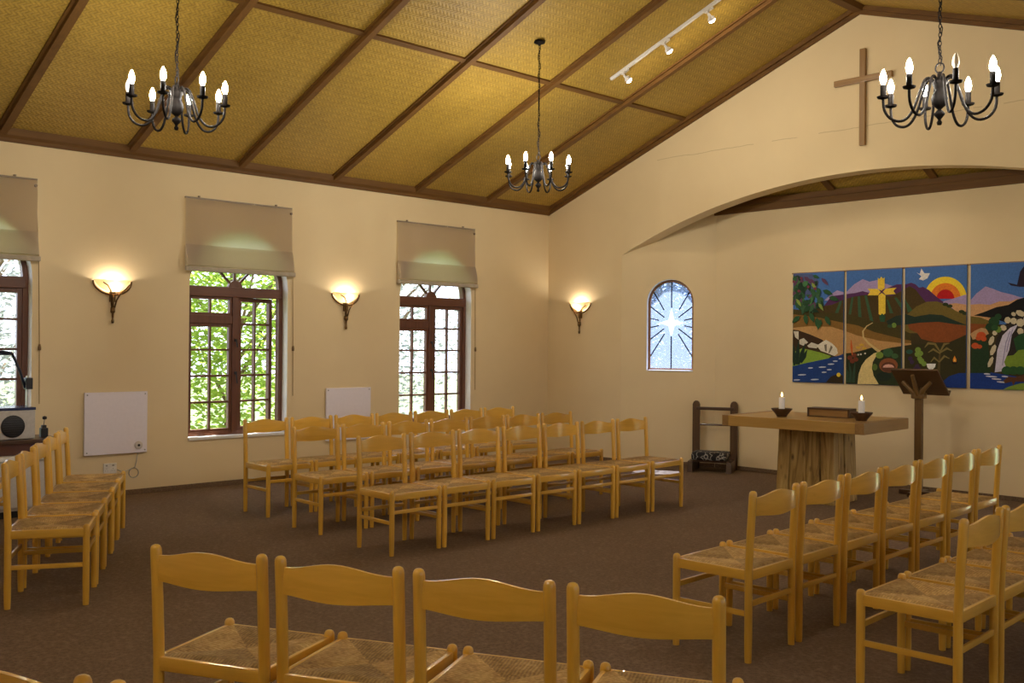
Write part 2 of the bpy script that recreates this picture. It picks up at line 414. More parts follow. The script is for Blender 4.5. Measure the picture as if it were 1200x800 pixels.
# rafters and battens (sloping boards planed with a wider fillet behind)
def rafter(y, w, h, side='L'):
    bm = newbm()
    for ww, a, b in ((w, 0, .02), (w*.55, .02, h)):
        if side == 'L': P = [(.0, CZ0-a), (APX, CZ0+SL*APX-a), (APX, CZ0+SL*APX-b), (.0, CZ0-b)]
        else: P = [(APX, CZ0+SL*APX-a), (RW, CZ0+SL*APX-SR*(RW-APX)-a), (RW, CZ0+SL*APX-SR*(RW-APX)-b), (APX, CZ0+SL*APX-b)]
        prism(bm, P, y-ww/2, y+ww/2)
    fix(bm); trim(bm, DX)
for k in range(1, 9): rafter(-1.21*k, .115, .06)
for k in range(1, 9): rafter(-1.21*k, .115, .06, 'R')
for xb in (2.42,):
    bm = newbm(); box(bm, (xb, BK/2, CZ0+SL*xb-.012), (.06, -BK, .024), Matrix.Rotation(-math.atan(SL), 3, 'Y')); trim(bm, DY)
bm = newbm(); prism(bm, [(APX-.09, CZ0+SL*APX-.005), (APX+.09, CZ0+SL*APX-.005), (APX+.05, CZ0+SL*APX-.075), (APX-.05, CZ0+SL*APX-.075)], BK, -.05); fix(bm); trim(bm, DY)
# cornices
bm = newbm(); bxyz(bm, 0, .028, BK, 0, EAVE, EAVE+.13, .004); prism(bm, [(.028, EAVE+.035), (.028, EAVE+.12), (.075, EAVE+.125), (.06, EAVE+.06)], BK, 0); fix(bm); trim(bm, DY)
bm = newbm(); bxyz(bm, RW-.028, RW, BK, 0, 3.05, 3.2, .004); trim(bm, DY)
for xa, xb, s, z0 in ((0, APX, SL, EAVE), (APX, RW, -SR, APZ)):
    bm = newbm()
    prism(bm, [(xa, z0), (xb, z0+s*(xb-xa)), (xb, z0+s*(xb-xa)+.12), (xa, z0+.12)], -.03, 0)
    prism(bm, [(xa, z0+.045), (xb, z0+s*(xb-xa)+.045), (xb, z0+s*(xb-xa)+.11), (xa, z0+.11)], -.065, -.03)
    fix(bm); trim(bm, DX)
bm = newbm(); bxyz(bm, 2.44, 6.99, DEP-.03, DEP, 3.243, 3.345, .004); bxyz(bm, 2.44, 6.99, DEP-.05, DEP-.03, 3.33, 3.40, .004); trim(bm, DX)
for xr in (2.9, 4.1, 5.3, 6.5):
    bm = newbm(); prism(bm, [(.22, 3.575), (DEP-.03, 3.425), (DEP-.03, 3.38), (.22, 3.53)], xr-.04, xr+.04, axis='x'); fix(bm); trim(bm, DY)
# carpet upstand along the wall foot
bm = newbm(); bxyz(bm, 0, .012, BK, 0, 0, .05, .003); struct(link('baseboard_left', bm, CARPET))
bm = newbm(); bxyz(bm, 0, 1.372, -.012, 0, 0, .05, .003); bxyz(bm, 8.058, RW, -.012, 0, 0, .05, .003); struct(link('baseboard_gable', bm, CARPET))
bm = newbm(); bxyz(bm, 2.47, 6.96, DEP-.012, DEP, 0, .05, .003); struct(link('baseboard_recess', bm, CARPET))
for nm, lc, ra in (('baseboard_splay_left', (1.372, 0, 0), ANG), ('baseboard_splay_right', (6.972, DEP, 0), -ANG)):
    bm = newbm(); bxyz(bm, 0, SPL, -.012, 0, 0, .05, .003); o = link(nm, bm, CARPET); o.location = lc; o.rotation_euler.z = ra; struct(o)
bm = newbm(); bxyz(bm, RW-.012, RW, BK, 0, 0, .05, .003); struct(link('baseboard_right', bm, CARPET))

# ------------------------------------------------------------------ windows
def contour(a, sill, spring, r=None, n=16):
    r = r or a
    return [(-a, sill)] + [(-r*cos(pi*k/n), spring+r*sin(pi*k/n)) for k in range(n+1)] + [(a, sill)]
def sash(bm, u0, u1, z0, z1, cols, rows_z, y0, y1, st=.045, bar=.022):
    bxyz(bm, u0, u0+st, y0, y1, z0, z1, .004); bxyz(bm, u1-st, u1, y0, y1, z0, z1, .004)
    bxyz(bm, u0, u1, y0+.002, y1-.002, z0, z0+st, .003); bxyz(bm, u0, u1, y0+.002, y1-.002, z1-st, z1, .003)
    for c in range(1, cols):
        u = u0+st+(u1-u0-2*st)*c/cols; bxyz(bm, u-bar/2, u+bar/2, y0+.006, y1-.006, z0+st, z1-st)
    for z in rows_z: bxyz(bm, u0+st, u1-st, y0+.008, y1-.008, z-bar/2, z+bar/2)
def pane(parent, u0, u1, z0, z1, y):
    bm = newbm(); bxyz(bm, u0, u1, y-.002, y+.002, z0, z1); return link('pane', bm, GLASS, parent)
ROWS = [.90, 1.185, 1.47]
def make_window(n, loc, rz, swing=0.):
    root = struct(empty('window_%d' % n, loc, rz)); Y0, Y1 = .11, .18
    bm = newbm(); o_ = contour(WH, SILL, SPR); i_ = contour(WH-.05, SILL+.045, SPR, WH-.05); ring(bm, o_, i_, Y0, Y1)
    link('frame', bm, MEZ, root, 40)
    bm = newbm(); bxyz(bm, -WH+.02, WH-.02, Y0-.012, Y1, 2.05, 2.16, .006); link('transom', bm, MEX, root)
    bm = newbm(); bxyz(bm, -.035, .035, Y0-.006, Y1, SILL+.02, 2.06, .005); bxyz(bm, -WH+.02, -.03, Y0, Y1, 1.755, 1.845, .004); link('mullion', bm, MEZ, root)
    bm = newbm()
    hub = [(.085*cos(pi*k/10), 2.15+.085*sin(pi*k/10)) for k in range(11)]
    prism(bm, hub, Y0, Y1-.02); fix(bm)
    for a in (45, 90, 135):
        box(bm, (cos(radians(a))*.32, (Y0+Y1)/2, 2.15+sin(radians(a))*.32), (.5, .03, .024), Matrix.Rotation(-radians(a), 3, 'Y'))
    sp = link('fanlight_bars', bm, MEZ, root)
    bm = newbm(); pts = contour(WH-.05, 2.15, SPR, WH-.05); prism(bm, pts, .143, .147); fix(bm); link('pane', bm, GLASS, sp)
    bm = newbm(); sash(bm, -WH+.05, -.035, 1.845, 2.05, 2, [], Y0+.01, Y1-.01, .03); v = link('vent_sash', bm, MEX, root)
    pane(v, -WH+.08, -.065, 1.875, 2.02, .145)
    bm = newbm(); sash(bm, -WH+.05, -.035, .575, 1.755, 2, ROWS, Y0+.01, Y1-.01, .035); s = link('casement', bm, MEZ, root)
    pane(s, -WH+.085, -.07, .61, 1.72, .145)
    bm = newbm(); W = WH-.085
    sash(bm, 0, W, .575, 2.05, 2, ROWS+[1.755], -.025, .025, .045); s = link('casement', bm, MEZ, root, loc=(.035, .145, 0), rz=radians(swing))
    pane(s, .045, W-.045, .62, 2.005, 0)
    bm = newbm(); bxyz(bm, -.012, .012, Y0-.03, Y0-.006, 1.2, 1.23); tube(bm, [(0, Y0-.03, 1.22), (.01, Y0-.035, 1.1)], .008)
    bxyz(bm, -.012, .012, Y0-.03, Y0-.006, 1.56, 1.59); tube(bm, [(0, Y0-.03, 1.58), (.01, Y0-.035, 1.50)], .008)
    link('window_handle', bm, BLACK, root)
    bm = newbm(); bxyz(bm, -WH, WH, -.02, Y0, SILL-.025, SILL+.004, .004); link('sill', bm, WREV, root)
    return root
for i, c in enumerate(WC): make_window(i+1, (0, c, 0), pi/2, 14 if i == 1 else 0)
for i, c in enumerate(RC): make_window(i+5, (RW, c, 0), -pi/2)  # right wall windows are unseen, added as cool daylight fill
# leaded light in the left splay; unseen glazed opening added in the right
def arch_light(n, loc, rz, glass, sill=1.235):
    root = struct(empty('window_%d' % n, loc, rz)); a = .3045; y0, y1 = .10, .15
    bm = newbm(); ring(bm, contour(a, sill, 2.125), contour(a-.032, sill+.027, 2.125, a-.032), y0, y1); link('frame', bm, wood('orange_frame', (.30, .12, .04), (.17, .065, .02), 'z', .4, .2), root, 40)
    bm = newbm(); prism(bm, contour(a-.03, sill+.023, 2.125, a-.03), .123, .129); fix(bm); link('pane', bm, glass, root)
    if sill < 1:
        bm = newbm(); bxyz(bm, -a, a, -.012, y0, sill-.013, sill+.005, .003); link('sill', bm, WREV, root); return root
    bm = newbm(); cx, cz = 0, 1.86
    def ray(a0, r0):
        d = Vector((cos(a0), 0, sin(a0))); t = 0
        while True:
            t += .004; x, z = d.x*t, cz+d.z*t; b = a-.03
            if z < 1.26 or abs(x) > b or (z > 2.125 and x*x+(z-2.125)**2 > b*b): break
        tube(bm, [(d.x*r0, .118, cz+d.z*r0), (d.x*t, .118, cz+d.z*t)], .0085, 6)
    for adeg, r0 in ((90, .2), (60, .2), (120, .2), (38, .12), (142, .12), (12, .17), (168, .17), (-12, .17), (192, .17), (-38, .12), (218, .12), (-58, .17), (238, .17), (-90, .17)): ray(radians(adeg), r0)
    link('lead_came', bm, IRON, root)
    bm = newbm(); st = []
    for k in range(8):
        aa = pi/2+k*pi/4; r = (.21 if k % 4 == 0 else .17) if k % 2 == 0 else .055
        st.append((r*cos(aa), cz+r*sin(aa)))
    prism(bm, st, .112, .1225); fix(bm); link('glass_star', bm, mixed('star_glass', 'frost', (.9, .95, 1), (.9, .95, 1), .35), root)
    bm = newbm(); bxyz(bm, -a, a, -.012, y0, sill-.013, sill+.005, .003); link('sill', bm, WREV, root)
arch_light(4, (1.372+cos(ANG)*.6455, sin(ANG)*.6455, 0), ANG, FROST)
u_ = SPL-.6455; arch_light(8, (6.972+cos(ANG)*u_, DEP-sin(ANG)*u_, 0), -ANG, GLASS, .06)  # unseen tall clear opening, added so daylight streaks the chair backs
bm = newbm(); bxyz(bm, RW+.25-2.0, RW+.25-.6, BK-.16, BK-.11, 0, 2.1, .004)
for zz in (.15, 1.15): 
    for uu in (0, .66): bxyz(bm, RW+.25-1.92+uu, RW+.25-1.34+uu, BK-.115, BK-.10, zz, zz+.85, .01)
struct(link('door_1', bm, MEZ))  # unseen door added in the wall behind the camera

# ------------------------------------------------------------------ blinds
def make_blind(label):
    r = tag(empty('roman_blind'), label, 'blind', 'linen blinds over the left windows')
    bm = newbm(); u0, u1 = -.655, .62; n = 16
    prof = [(-.028, 3.085), (-.030, 2.9), (-.030, 2.7), (-.034, 2.585)]
    def sheet(prof):
        rows = [[bm.verts.new((u0+(u1-u0)*k/n, y+.004*sin(k*1.1), z)) for k in range(n+1)] for y, z in prof]
        for a, b in zip(rows, rows[1:]):
            for k in range(n): bm.faces.new((a[k], a[k+1], b[k+1], b[k]))
    sheet(prof); link('fabric', bm, CLOTH, r, True)
    bm = newbm(); sheet([(-.036, 2.585), (-.062, 2.52), (-.085, 2.42), (-.09, 2.365), (-.055, 2.352), (-.04, 2.42), (-.032, 2.56)])
    for u in (u0, u1):
        bm.faces.new([bm.verts.new((u, y, z)) for y, z in [(-.036, 2.585), (-.062, 2.52), (-.085, 2.42), (-.09, 2.365), (-.055, 2.352), (-.04, 2.42)]])
    sheet([(-.034, 2.585), (-.031, 2.5), (-.031, 2.34)])
    link('fold', bm, CLOTH, r, 50)
    bm = newbm(); bxyz(bm, u0-.005, u1+.02, -.088, -.035, 2.302, 2.352, .012); link('hem_bar', bm, plain('blind_hem', (.42, .36, .28), .85), r)
    bm = newbm(); bxyz(bm, u0, u1, -.032, -.002, 3.07, 3.088, .003)
    for u in (-.5, .42): lathe(bm, [(0, 0), (.014, 0), (.014, .02), (0, .022)], (u, -.016, 3.086), 8)
    tube(bm, [(.6, -.03, 3.02), (.6, -.05, 3.02)], .014, 8)
    link('head_rail', bm, plain('blind_rail', (.28, .22, .16), .6), r)
    bm = newbm(); tube(bm, [(.612, -.012, 3.0), (.64, -.02, 2.3), (.655, -.012, 1.6), (.66, -.012, .95)], .0035, 6); c = link('pull_cord', bm, plain('cord_tan', (.34, .22, .10), .8), r)
    bm = newbm(); lathe(bm, [(0, -.03), (.013, -.028), (.015, 0), (.009, .028), (0, .03)], (.657, -.014, 1.49), 8); link('cord_knob', bm, plain('cord_knob_brown', (.2, .12, .05), .5), c, True)
    r.rotation_euler.z = pi/2
    return r
bl = make_blind('half-lowered greige linen blind on the window at the left edge'); bl.location = (0, WC[0], 0)
clone(bl, (0, WC[1], 0), None, 'half-lowered greige linen blind over the window with its sash ajar')
clone(bl, (0, WC[2], 0), None, 'half-lowered greige linen blind on the window nearest the gable corner')

# ------------------------------------------------------------------ wall sconces
def make_sconce(label):
    r = tag(empty('wall_sconce'), label, 'wall lamp', 'bowl wall lamps')
    prof = [(.185, .0), (.176, -.018), (.152, -.05), (.112, -.085), (.065, -.11), (.02, -.122), (0, -.124)]
    bm = newbm(); lathe(bm, prof, (0, -.004, 0), 20, pi, 2*pi); [setattr(v.co, 'y', -.004+(v.co.y+.004)*.62) for v in bm.verts]; link('lamp_bowl', bm, ALAB, r, True)
    bm = newbm(); lathe(bm, [(0, -.05), (.018, -.045), (.026, -.01), (.02, .018), (0, .03)], (0, -.05, -.04), 8); link('bulb', bm, SCB, r, True)
    bm = newbm()
    tube(bm, [(-.192*cos(a)*1.0, -.008-.02*sin(a), -.14*sin(a)-.01) for a in [pi*k/16 for k in range(17)]], .009, 8)   # hoop against the wall
    tube(bm, [(-.12, -.085, -.03), (-.085, -.115, -.06), (-.05, -.10, -.11), (-.028, -.055, -.2), (-.012, -.03, -.3)], [.006, .008, .009, .009, .008], 8)
    tube(bm, [(.15, -.06, -.045), (.11, -.085, -.085), (.06, -.08, -.125), (.028, -.05, -.2), (.008, -.03, -.3)], [.006, .007, .008, .008, .008], 8)
    tube(bm, [(.0, -.03, -.14), (.004, -.025, -.3)], .008, 8)
    link('bracket', bm, BRONZE, r, True)
    bm = newbm(); lathe(bm, [(0, .03), (.022, .025), (.024, -.02), (.012, -.035), (.010, -.09), (.015, -.105), (.012, -.13), (0, -.135)], (-.002, -.028, -.30), 10); link('finial', bm, BRONZE, r, True)
    bm = newbm(); bxyz(bm, -.03, .03, -.02, 0, -.22, -.04, .004); link('back_plate', bm, BRONZE, r)
    return r
sc = make_sconce('bronze wall lamp with alabaster bowl above the left-hand white heater panel')
sc.location = (0, -6.215, 2.165); sc.rotation_euler.z = pi/2
clone(sc, (0, -3.445, 2.155), pi/2, 'bronze wall lamp with alabaster bowl between two tall windows near the chandelier')
clone(sc, (.635, 0, 2.15), 0, 'bronze wall lamp with alabaster bowl on the gable wall beside the recess')

# ------------------------------------------------------------------ heaters, socket
def make_heater(label):
    r = tag(empty('wall_heater'), label, 'heater', 'white panel heaters')
    bm = newbm(); bxyz(bm, -.315, .315, -.035, -.012, -.31, .31, .004); link('panel', bm, WHITE, r)
    bm = newbm()
    for u in (-.29, .29):
        for z in (-.285, .285): lathe(bm, [(.007, 0), (.007, .004), (0, .005)], (0,0,0), 8, mat=Matrix.Translation((u, -.035, z)) @ Matrix.Rotation(pi/2, 4, 'X'))
    for u in (-.2, .2): bxyz(bm, u-.02, u+.02, -.012, 0, -.2, .2)
    link('fixing', bm, plain('grey_screw', (.3, .29, .3), .4, .5), r)
    return r
h = make_heater('square white panel heater with round dial left of the open-sash window'); h.location = (0, -6.17, .735); h.rotation_euler.z = pi/2
bm = newbm(); lathe(bm, [(0, 0), (.042, 0), (.042, .006), (.036, .012), (0, .013)], (0,0,0), 18, mat=Matrix.Translation((.225, -.035, -.235)) @ Matrix.Rotation(pi/2, 4, 'X')); d = link('dial', bm, plain('cream_dial', (.7, .64, .6), .4), h, 40)
bm = newbm(); lathe(bm, [(0, 0), (.013, 0), (.011, .008), (0, .009)], (0,0,0), 10, mat=Matrix.Translation((.225, -.048, -.235)) @ Matrix.Rotation(pi/2, 4, 'X')); link('dial_knob', bm, BLACK, d)
bm = newbm()
loop = [(.225, -.02, -.30), (.215, -.014, -.4), (.20, -.012, -.46)] + [(.19+.05*cos(a), -.012-.004*(a/6), -.515+.05*sin(a)) for a in [pi/2-2*pi*k/12 for k in range(25)]] + [(.08, -.012, -.50), (.02, -.012, -.47)]
tube(bm, loop, .004, 6); link('power_cable', bm, plain('cable_grey', (.45, .42, .38), .6), h, True)
h2 = clone(h, (0, -3.40, .715), None, 'square white panel heater behind the rows of chairs between two windows', skip=('power_cable',))
r = tag(empty('power_socket', (0, -6.22, .278), pi/2), 'white double power socket low on the wall under the heater panel', 'socket')
bm = newbm(); bxyz(bm, -.066, .066, -.012, 0, -.055, .055, .004); link('face_plate', bm, plain('socket_white', (.72, .68, .62), .4), r)
bm = newbm()
for u in (-.035, .03):
    for du, dz in ((0, .012), (-.011, -.01), (.011, -.01)): tube(bm, [(u+du, -.0115, dz-.01), (u+du, -.013, dz-.01)], .004, 8)
    bxyz(bm, u-.01, u+.01, -.016, -.011, .025, .042, .002)
link('switch', bm, plain('socket_grey', (.35, .33, .3), .5), r)

# ------------------------------------------------------------------ cross on the gable
r = tag(empty('wall_cross', (4.768, 0, 4.455)), 'plain brown wooden cross fixed high on the gable wall', 'cross')
bm = newbm(); bxyz(bm, -.032, .032, -.04, 0, -.715, .33, .004); link('upright', bm, TZ, r)
bm = newbm(); bxyz(bm, -.33, .33, -.044, -.002, -.032, .032, .004); link('crosspiece', bm, TX, r)

# ------------------------------------------------------------------ chandeliers
def arm_pts(a):
    ctl = [(.03, .255), (.055, .285), (.085, .275), (.115, .2), (.15, .1), (.19, .045), (.235, .03), (.285, .05), (.318, .1), (.325, .165)]
    out = []
    for k in range(len(ctl)-1):
        p0, p1, p2, p3 = (ctl[max(0, min(len(ctl)-1, k+j))] for j in (-1, 0, 1, 2))
        for t in (0, .33, .66):
            f = lambda i: .5*(2*p1[i]+(p2[i]-p0[i])*t+(2*p0[i]-5*p1[i]+4*p2[i]-p3[i])*t*t+(-p0[i]+3*p1[i]-3*p2[i]+p3[i])*t**3)
            out.append((f(0), f(1)))
    out.append(ctl[-1])
    return [(r_*cos(a), r_*sin(a), z) for r_, z in out]
def make_chandelier(loc, top, rot, label, dead=()):
    r = tag(empty('chandelier', loc), label, 'chandelier', 'eight-arm iron chandeliers')
    H = top-loc[2]
    bm = newbm(); lathe(bm, [(0, 0), (.012, .003), (.016, .018), (.008, .032), (.012, .04), (.030, .062), (.030, .075), (.010, .095), (.020, .105), (.042, .125), (.048, .16), (.040, .19), (.026, .21), (.030, .225), (.042, .25), (.040, .275), (.016, .285), (.014, .32), (0, .325)], (0,0,0), 16)
    link('hub', bm, IRON, r, True)
    for k in range(8):
        a = rot+k*pi/4; x, y = .325*cos(a), .325*sin(a)
        bm = newbm(); tube(bm, arm_pts(a), .0085, 8); o = link('arm', bm, IRON, r, True)
        bm = newbm(); lathe(bm, [(0, .160), (.012, .165), (.034, .172), (.038, .182), (.030, .182), (.014, .186), (.017, .19), (.017, .25), (.014, .254), (0, .254)], (x, y, 0), 12); link('candle_cup', bm, IRON, o, 50)
        bm = newbm(); lathe(bm, [(.009, .25), (.012, .258), (.0185, .275), (.0205, .29), (.018, .31), (.011, .33), (.003, .345), (0, .347)], (x, y, 0), 8); link('bulb', bm, DEADBULB if k in dead else BULB, o, True)
    bm = newbm()
    for k in range(1): 
        pts = [(.026*cos(t), 0, .345+.03*sin(t)) for t in [2*pi*j/16 for j in range(17)]]; tube(bm, pts, .005, 6, False)
    z = .372; i = 0; Ln = .026
    while z < H-.03:
        ax = i % 2; cpts = [((.008*cos(t), 0) if ax == 0 else (0, .008*cos(t))) + (z+Ln*.62+Ln*.62*sin(t),) for t in [2*pi*j/10 for j in range(11)]]
        tube(bm, cpts, .003, 5, False); z += Ln; i += 1
    cw = [(.012*sin(q*1.7), .012*cos(q*1.3), .36+(H-.39)*q/24) for q in range(25)]
    tube(bm, cw, .0035, 5)
    link('chain', bm, IRON, r, True)
    bm = newbm(); lathe(bm, [(0, -.035), (.012, -.033), (.02, -.02), (.055, -.008), (.06, .012), (0, .03)], (0, 0, H), 16); link('canopy', bm, IRON, r, True)
    return r
VA = lambda px: YAW-atan2(px-600, F)                                 # direction across the line of sight
make_chandelier((2.926, -3.12, 3.084), CZ0+SL*2.926-.012, VA(631)+radians(22.5), 'black iron eight-arm chandelier hanging farthest away near the gable corner')
make_chandelier((3.469, -7.145, 2.996), CZ0+SL*3.469-.012, VA(207)-radians(15), 'black iron eight-arm chandelier hanging in front of the window wall on the left', (4,))
make_chandelier((7.405, -4.17, 2.892), CZ0+SL*APX-SR*(7.405-APX)-.012, VA(1101)+radians(15), 'black iron eight-arm chandelier hanging in front of the gable cross', (6,))

make_chandelier((7.4, -9.8, 2.75), CZ0+SL*APX-SR*(7.4-APX)-.012, .3, 'black iron eight-arm chandelier added for light above the camera, out of the frame')  # extra unseen chandelier, added to brighten the foreground chair backs
# ------------------------------------------------------------------ spot track
r = tag(empty('spotlight_track', (0, -1.80, 0)), 'white ceiling track carrying small round spotlights', 'spotlight')
cz = lambda x: CZ0+SL*x
bm = newbm(); box(bm, (3.65, 0, cz(3.65)-.018), (1.98, .035, .03), Matrix.Rotation(-math.atan(SL), 3, 'Y'), .004); WM = plain('white_metal', (.70, .68, .66), .4, var=.03); link('rail', bm, WM, r)
for x in (2.92, 3.475, 4.02, 4.5):
    z = cz(x)-.03
    bm = newbm(); box(bm, (x, 0, z-.012), (.10, .04, .03), Matrix.Rotation(-math.atan(SL), 3, 'Y'), .004); tube(bm, [(x+.02, -.02, z-.02), (x+.035, -.05, z-.07)], .008, 8); a = link('adapter', bm, WM, r)
    d = Vector((5.0-(x+.035), .5+1.80+.05, 1.3-(z-.07))).normalized(); q = d.to_track_quat('Z', 'Y').to_matrix().to_4x4()
    bm = newbm(); lathe(bm, [(0, 0), (.014, 0), (.018, .03), (.036, .05), (.04, .08), (.036, .08), (.030, .062), (0, .06)], (0,0,0), 14, mat=Matrix.Translation((x+.035, -.05, z-.07)) @ q); s = link('spot_head', bm, WM, a, 40)
    bm = newbm(); lathe(bm, [(.035, .074), (.034, .085), (.022, .096), (0, .10)], (0,0,0), 12, mat=Matrix.Translation((x+.035, -.05, z-.07)) @ q); link('spot_bulb', bm, SPOTE, s, True)
    ld = bpy.data.lights.new('spot_lamp', 'SPOT'); lo = bpy.data.objects.new('spot_lamp', ld); C.objects.link(lo)
    ld.energy = 55; ld.spot_size = radians(52); ld.spot_blend = .6; ld.shadow_soft_size = .03; ld.color = (1, .88, .68)
    lo.location = Vector((x+.035, -1.85, z-.07))+d*.09; lo.rotation_euler = d.to_track_quat('-Z', 'Y').to_euler()

# ------------------------------------------------------------------ chairs
SH, CH = .475, .845
def dome_post(bm, x, y, z0, z1, r, lean=0., zl=.46):
    n = 12; rings = []
    prof = [(0, z0), (r*.86, z0), (r*.92, z0+.03), (r, z0+.12), (r, z1-.022), (r*.94, z1-.012), (r*.75, z1-.004), (r*.4, z1), (0, z1+.001)]
    if lean: prof = prof[:4] + [(r, zl), (r, (zl+z1)/2)] + prof[4:]
    vs_ = lathe(bm, prof, (x, y, 0), n)
    if lean:
        for v in vs_:
            if v.co.z > zl: v.co.y -= lean*((v.co.z-zl)/(z1-zl))**1.2
def make_chair():
    r = empty('chair'); RX, FX, FY, LR = .215, .221, .42, .0200
    n = 14; bm = newbm(); rows = []
    hw = lambda t: .214+(.225-.214)*t
    for j in range(n+1):
        t = j/n; y = -.004+t*(FY+.010); row = []
        for i in range(n+1):
            s = -1+2*i/n; x = s*(hw(t)); e = max(abs(s), abs(2*t-1))
            dg = abs(abs(s)-abs(2*t-1))
            z = .462-.016*(1-e)-.012*max(0, (e-.86)/.14)**2 - .004*math.exp(-(dg/.07)**2)
            row.append(bm.verts.new((x, y, z)))
        rows.append(row)
    for a, b in zip(rows, rows[1:]):
        for k in range(n): bm.faces.new((a[k], a[k+1], b[k+1], b[k]))
    bot = [[bm.verts.new((v.co.x, v.co.y, .436)) for v in row] for row in rows]
    for a, b in zip(bot, bot[1:]):
        for k in range(n): bm.faces.new((a[k], b[k], b[k+1], a[k+1]))
    for k in range(n):
        bm.faces.new((rows[0][k], bot[0][k], bot[0][k+1], rows[0][k+1])); bm.faces.new((rows[n][k], rows[n][k+1], bot[n][k+1], bot[n][k]))
        bm.faces.new((rows[k][0], rows[k+1][0], bot[k+1][0], bot[k][0])); bm.faces.new((rows[k][n], bot[k][n], bot[k+1][n], rows[k+1][n]))
    fix(bm); link('seat', bm, RUSH, r, 50)
    for sx in (-1, 1):
        bm = newbm(); dome_post(bm, sx*RX, 0, 0, CH, LR, .022); link('leg', bm, BZ, r, 60)
    for sx in (-1, 1):
        bm = newbm(); dome_post(bm, sx*FX, FY, 0, SH, LR); link('leg', bm, BZ, r, 60)
    bm = newbm(); N = 16; g = []
    for i in range(N+1):
        s = -1+2*i/N; b_ = 1-s*s; h_ = .5+.5*cos(pi*s); w = RX-.010
        yb = -.022*.86 - .028*b_
        zt = CH-.036+.028*h_; zb = CH-.124-.010*h_
        g.append([bm.verts.new((s*w, yb+d, z)) for d, z in ((-.007, zb), (.007, zb), (.009, (zb+zt)/2), (.006, zt), (-.006, zt), (-.009, (zb+zt)/2))])
    for a, b in zip(g, g[1:]):
        for k in range(6): bm.faces.new((a[k], a[(k+1) % 6], b[(k+1) % 6], b[k]))
    bm.faces.new(g[0]); bm.faces.new(g[-1]); fix(bm); link('backrest', bm, BX, r, 45)
    def bar(name, a, b, hz, w, mat):
        bm = newbm(); a, b = Vector(a), Vector(b); d = b-a; L = d.length
        box(bm, (a+b)/2, (L, w, hz), Matrix.Rotation(atan2(d.y, d.x), 3, 'Z'), min(w, hz)*.3); link(name, bm, mat, r, 40)
    bar('seat_rail', (-RX, -.004, .428), (RX, -.004, .428), .05, .020, BX)
    bar('seat_rail', (-FX, FY+.002, .428), (FX, FY+.002, .428), .05, .020, BX)
    for sx in (-1, 1):
        bar('seat_rail', (sx*(RX+.002), 0, .428), (sx*(FX+.002), FY, .428), .05, .020, BY)
        bar('stretcher', (sx*RX, 0, .235), (sx*FX, FY, .240), .028, .016, BY)
    bar('stretcher', (-RX, 0, .285), (RX, 0, .285), .028, .016, BX)
    bar('stretcher', (-FX, FY, .315), (FX, FY, .315), .028, .016, BX)
    return r
ORD = ['first', 'second', 'third', 'fourth', 'fifth', 'sixth', 'seventh']
chair0 = make_chair(); used = [False]
def place(x, y, rz, label, group):
    jx, jr = random.uniform(-.006, .006), random.uniform(-.9, .9)
    if not used[0]:
        used[0] = True; o = chair0; o.location = (x, y, 0); o.rotation_euler.z = rz
    else: o = clone(chair0, (x, y, 0), rz+radians(jr*.6))
    tag(o, label, 'chair', group)
P_ = 'beech rush-seat chair, '
for row, x0, y0, pitch, rn, gap in ((0, 3.69, -5.547, .503, 'front', 0), (1, 2.655, -5.49, .494, 'middle', 0), (2, 1.665, -5.41, .494, 'back', 0)):
    for k in range(7):
        place(x0, y0+k*pitch, -pi/2, P_+'%s from left in the %s row before the window wall' % (ORD[k], rn), 'chairs in three rows by the window wall')
for k in range(7):
    y = -5.927+.2275+k*.508
    lab = 'nearest the camera in the row beside the altar' if k == 0 else ('farthest from the camera in the row beside the altar' if k == 6 else '%s from the camera in the row beside the altar' % ORD[k])
    place(7.24-.042*(y+5.927), y, radians(92.4), P_+lab, 'chairs in the row beside the altar')
for k in range(4):
    y = -5.92+.2275+k*.505
    lab = ('nearest', 'second', 'third', 'fourth')[k] + ' in the row at the right edge of the photo'
    place(8.255-.042*(y+5.92), y, radians(92.4), P_+lab, 'chairs in the row at the right edge')
th = radians(27.2); ux, uy = cos(th), sin(th)
for k in range(4):
    s = .221+k*.503
    place(6.61+ux*s, -8.628+uy*s, th, 'beech chair seen from behind in the foreground row, %s from the left' % ORD[k], 'chairs in the foreground row')
for k in range(2):
    s = (-.215, .093+.215)[k]
    place(7.836+ux*s, -9.319+uy*s, th, ('beech chair cut off at the bottom left corner with its back rail showing', 'beech chair below the frame, only its left post top showing at bottom left')[k], 'chairs nearest the camera')
th = radians(-26.5); ux, uy = cos(th), sin(th)
for k in range(5):
    s = -(.215+k*.522)
    place(3.826+ux*s, -8.296+uy*s, th, P_+'%s from the front in the left-hand row toward the heater' % ORD[k], 'chairs in the left-hand row')
s = -(.215+4*.51); place(3.826-.446*.86+ux*s, -8.296-.895*.86+uy*s, th, 'beech chair mostly out of frame at the left edge behind the left-hand row', 'chairs behind the left-hand row')

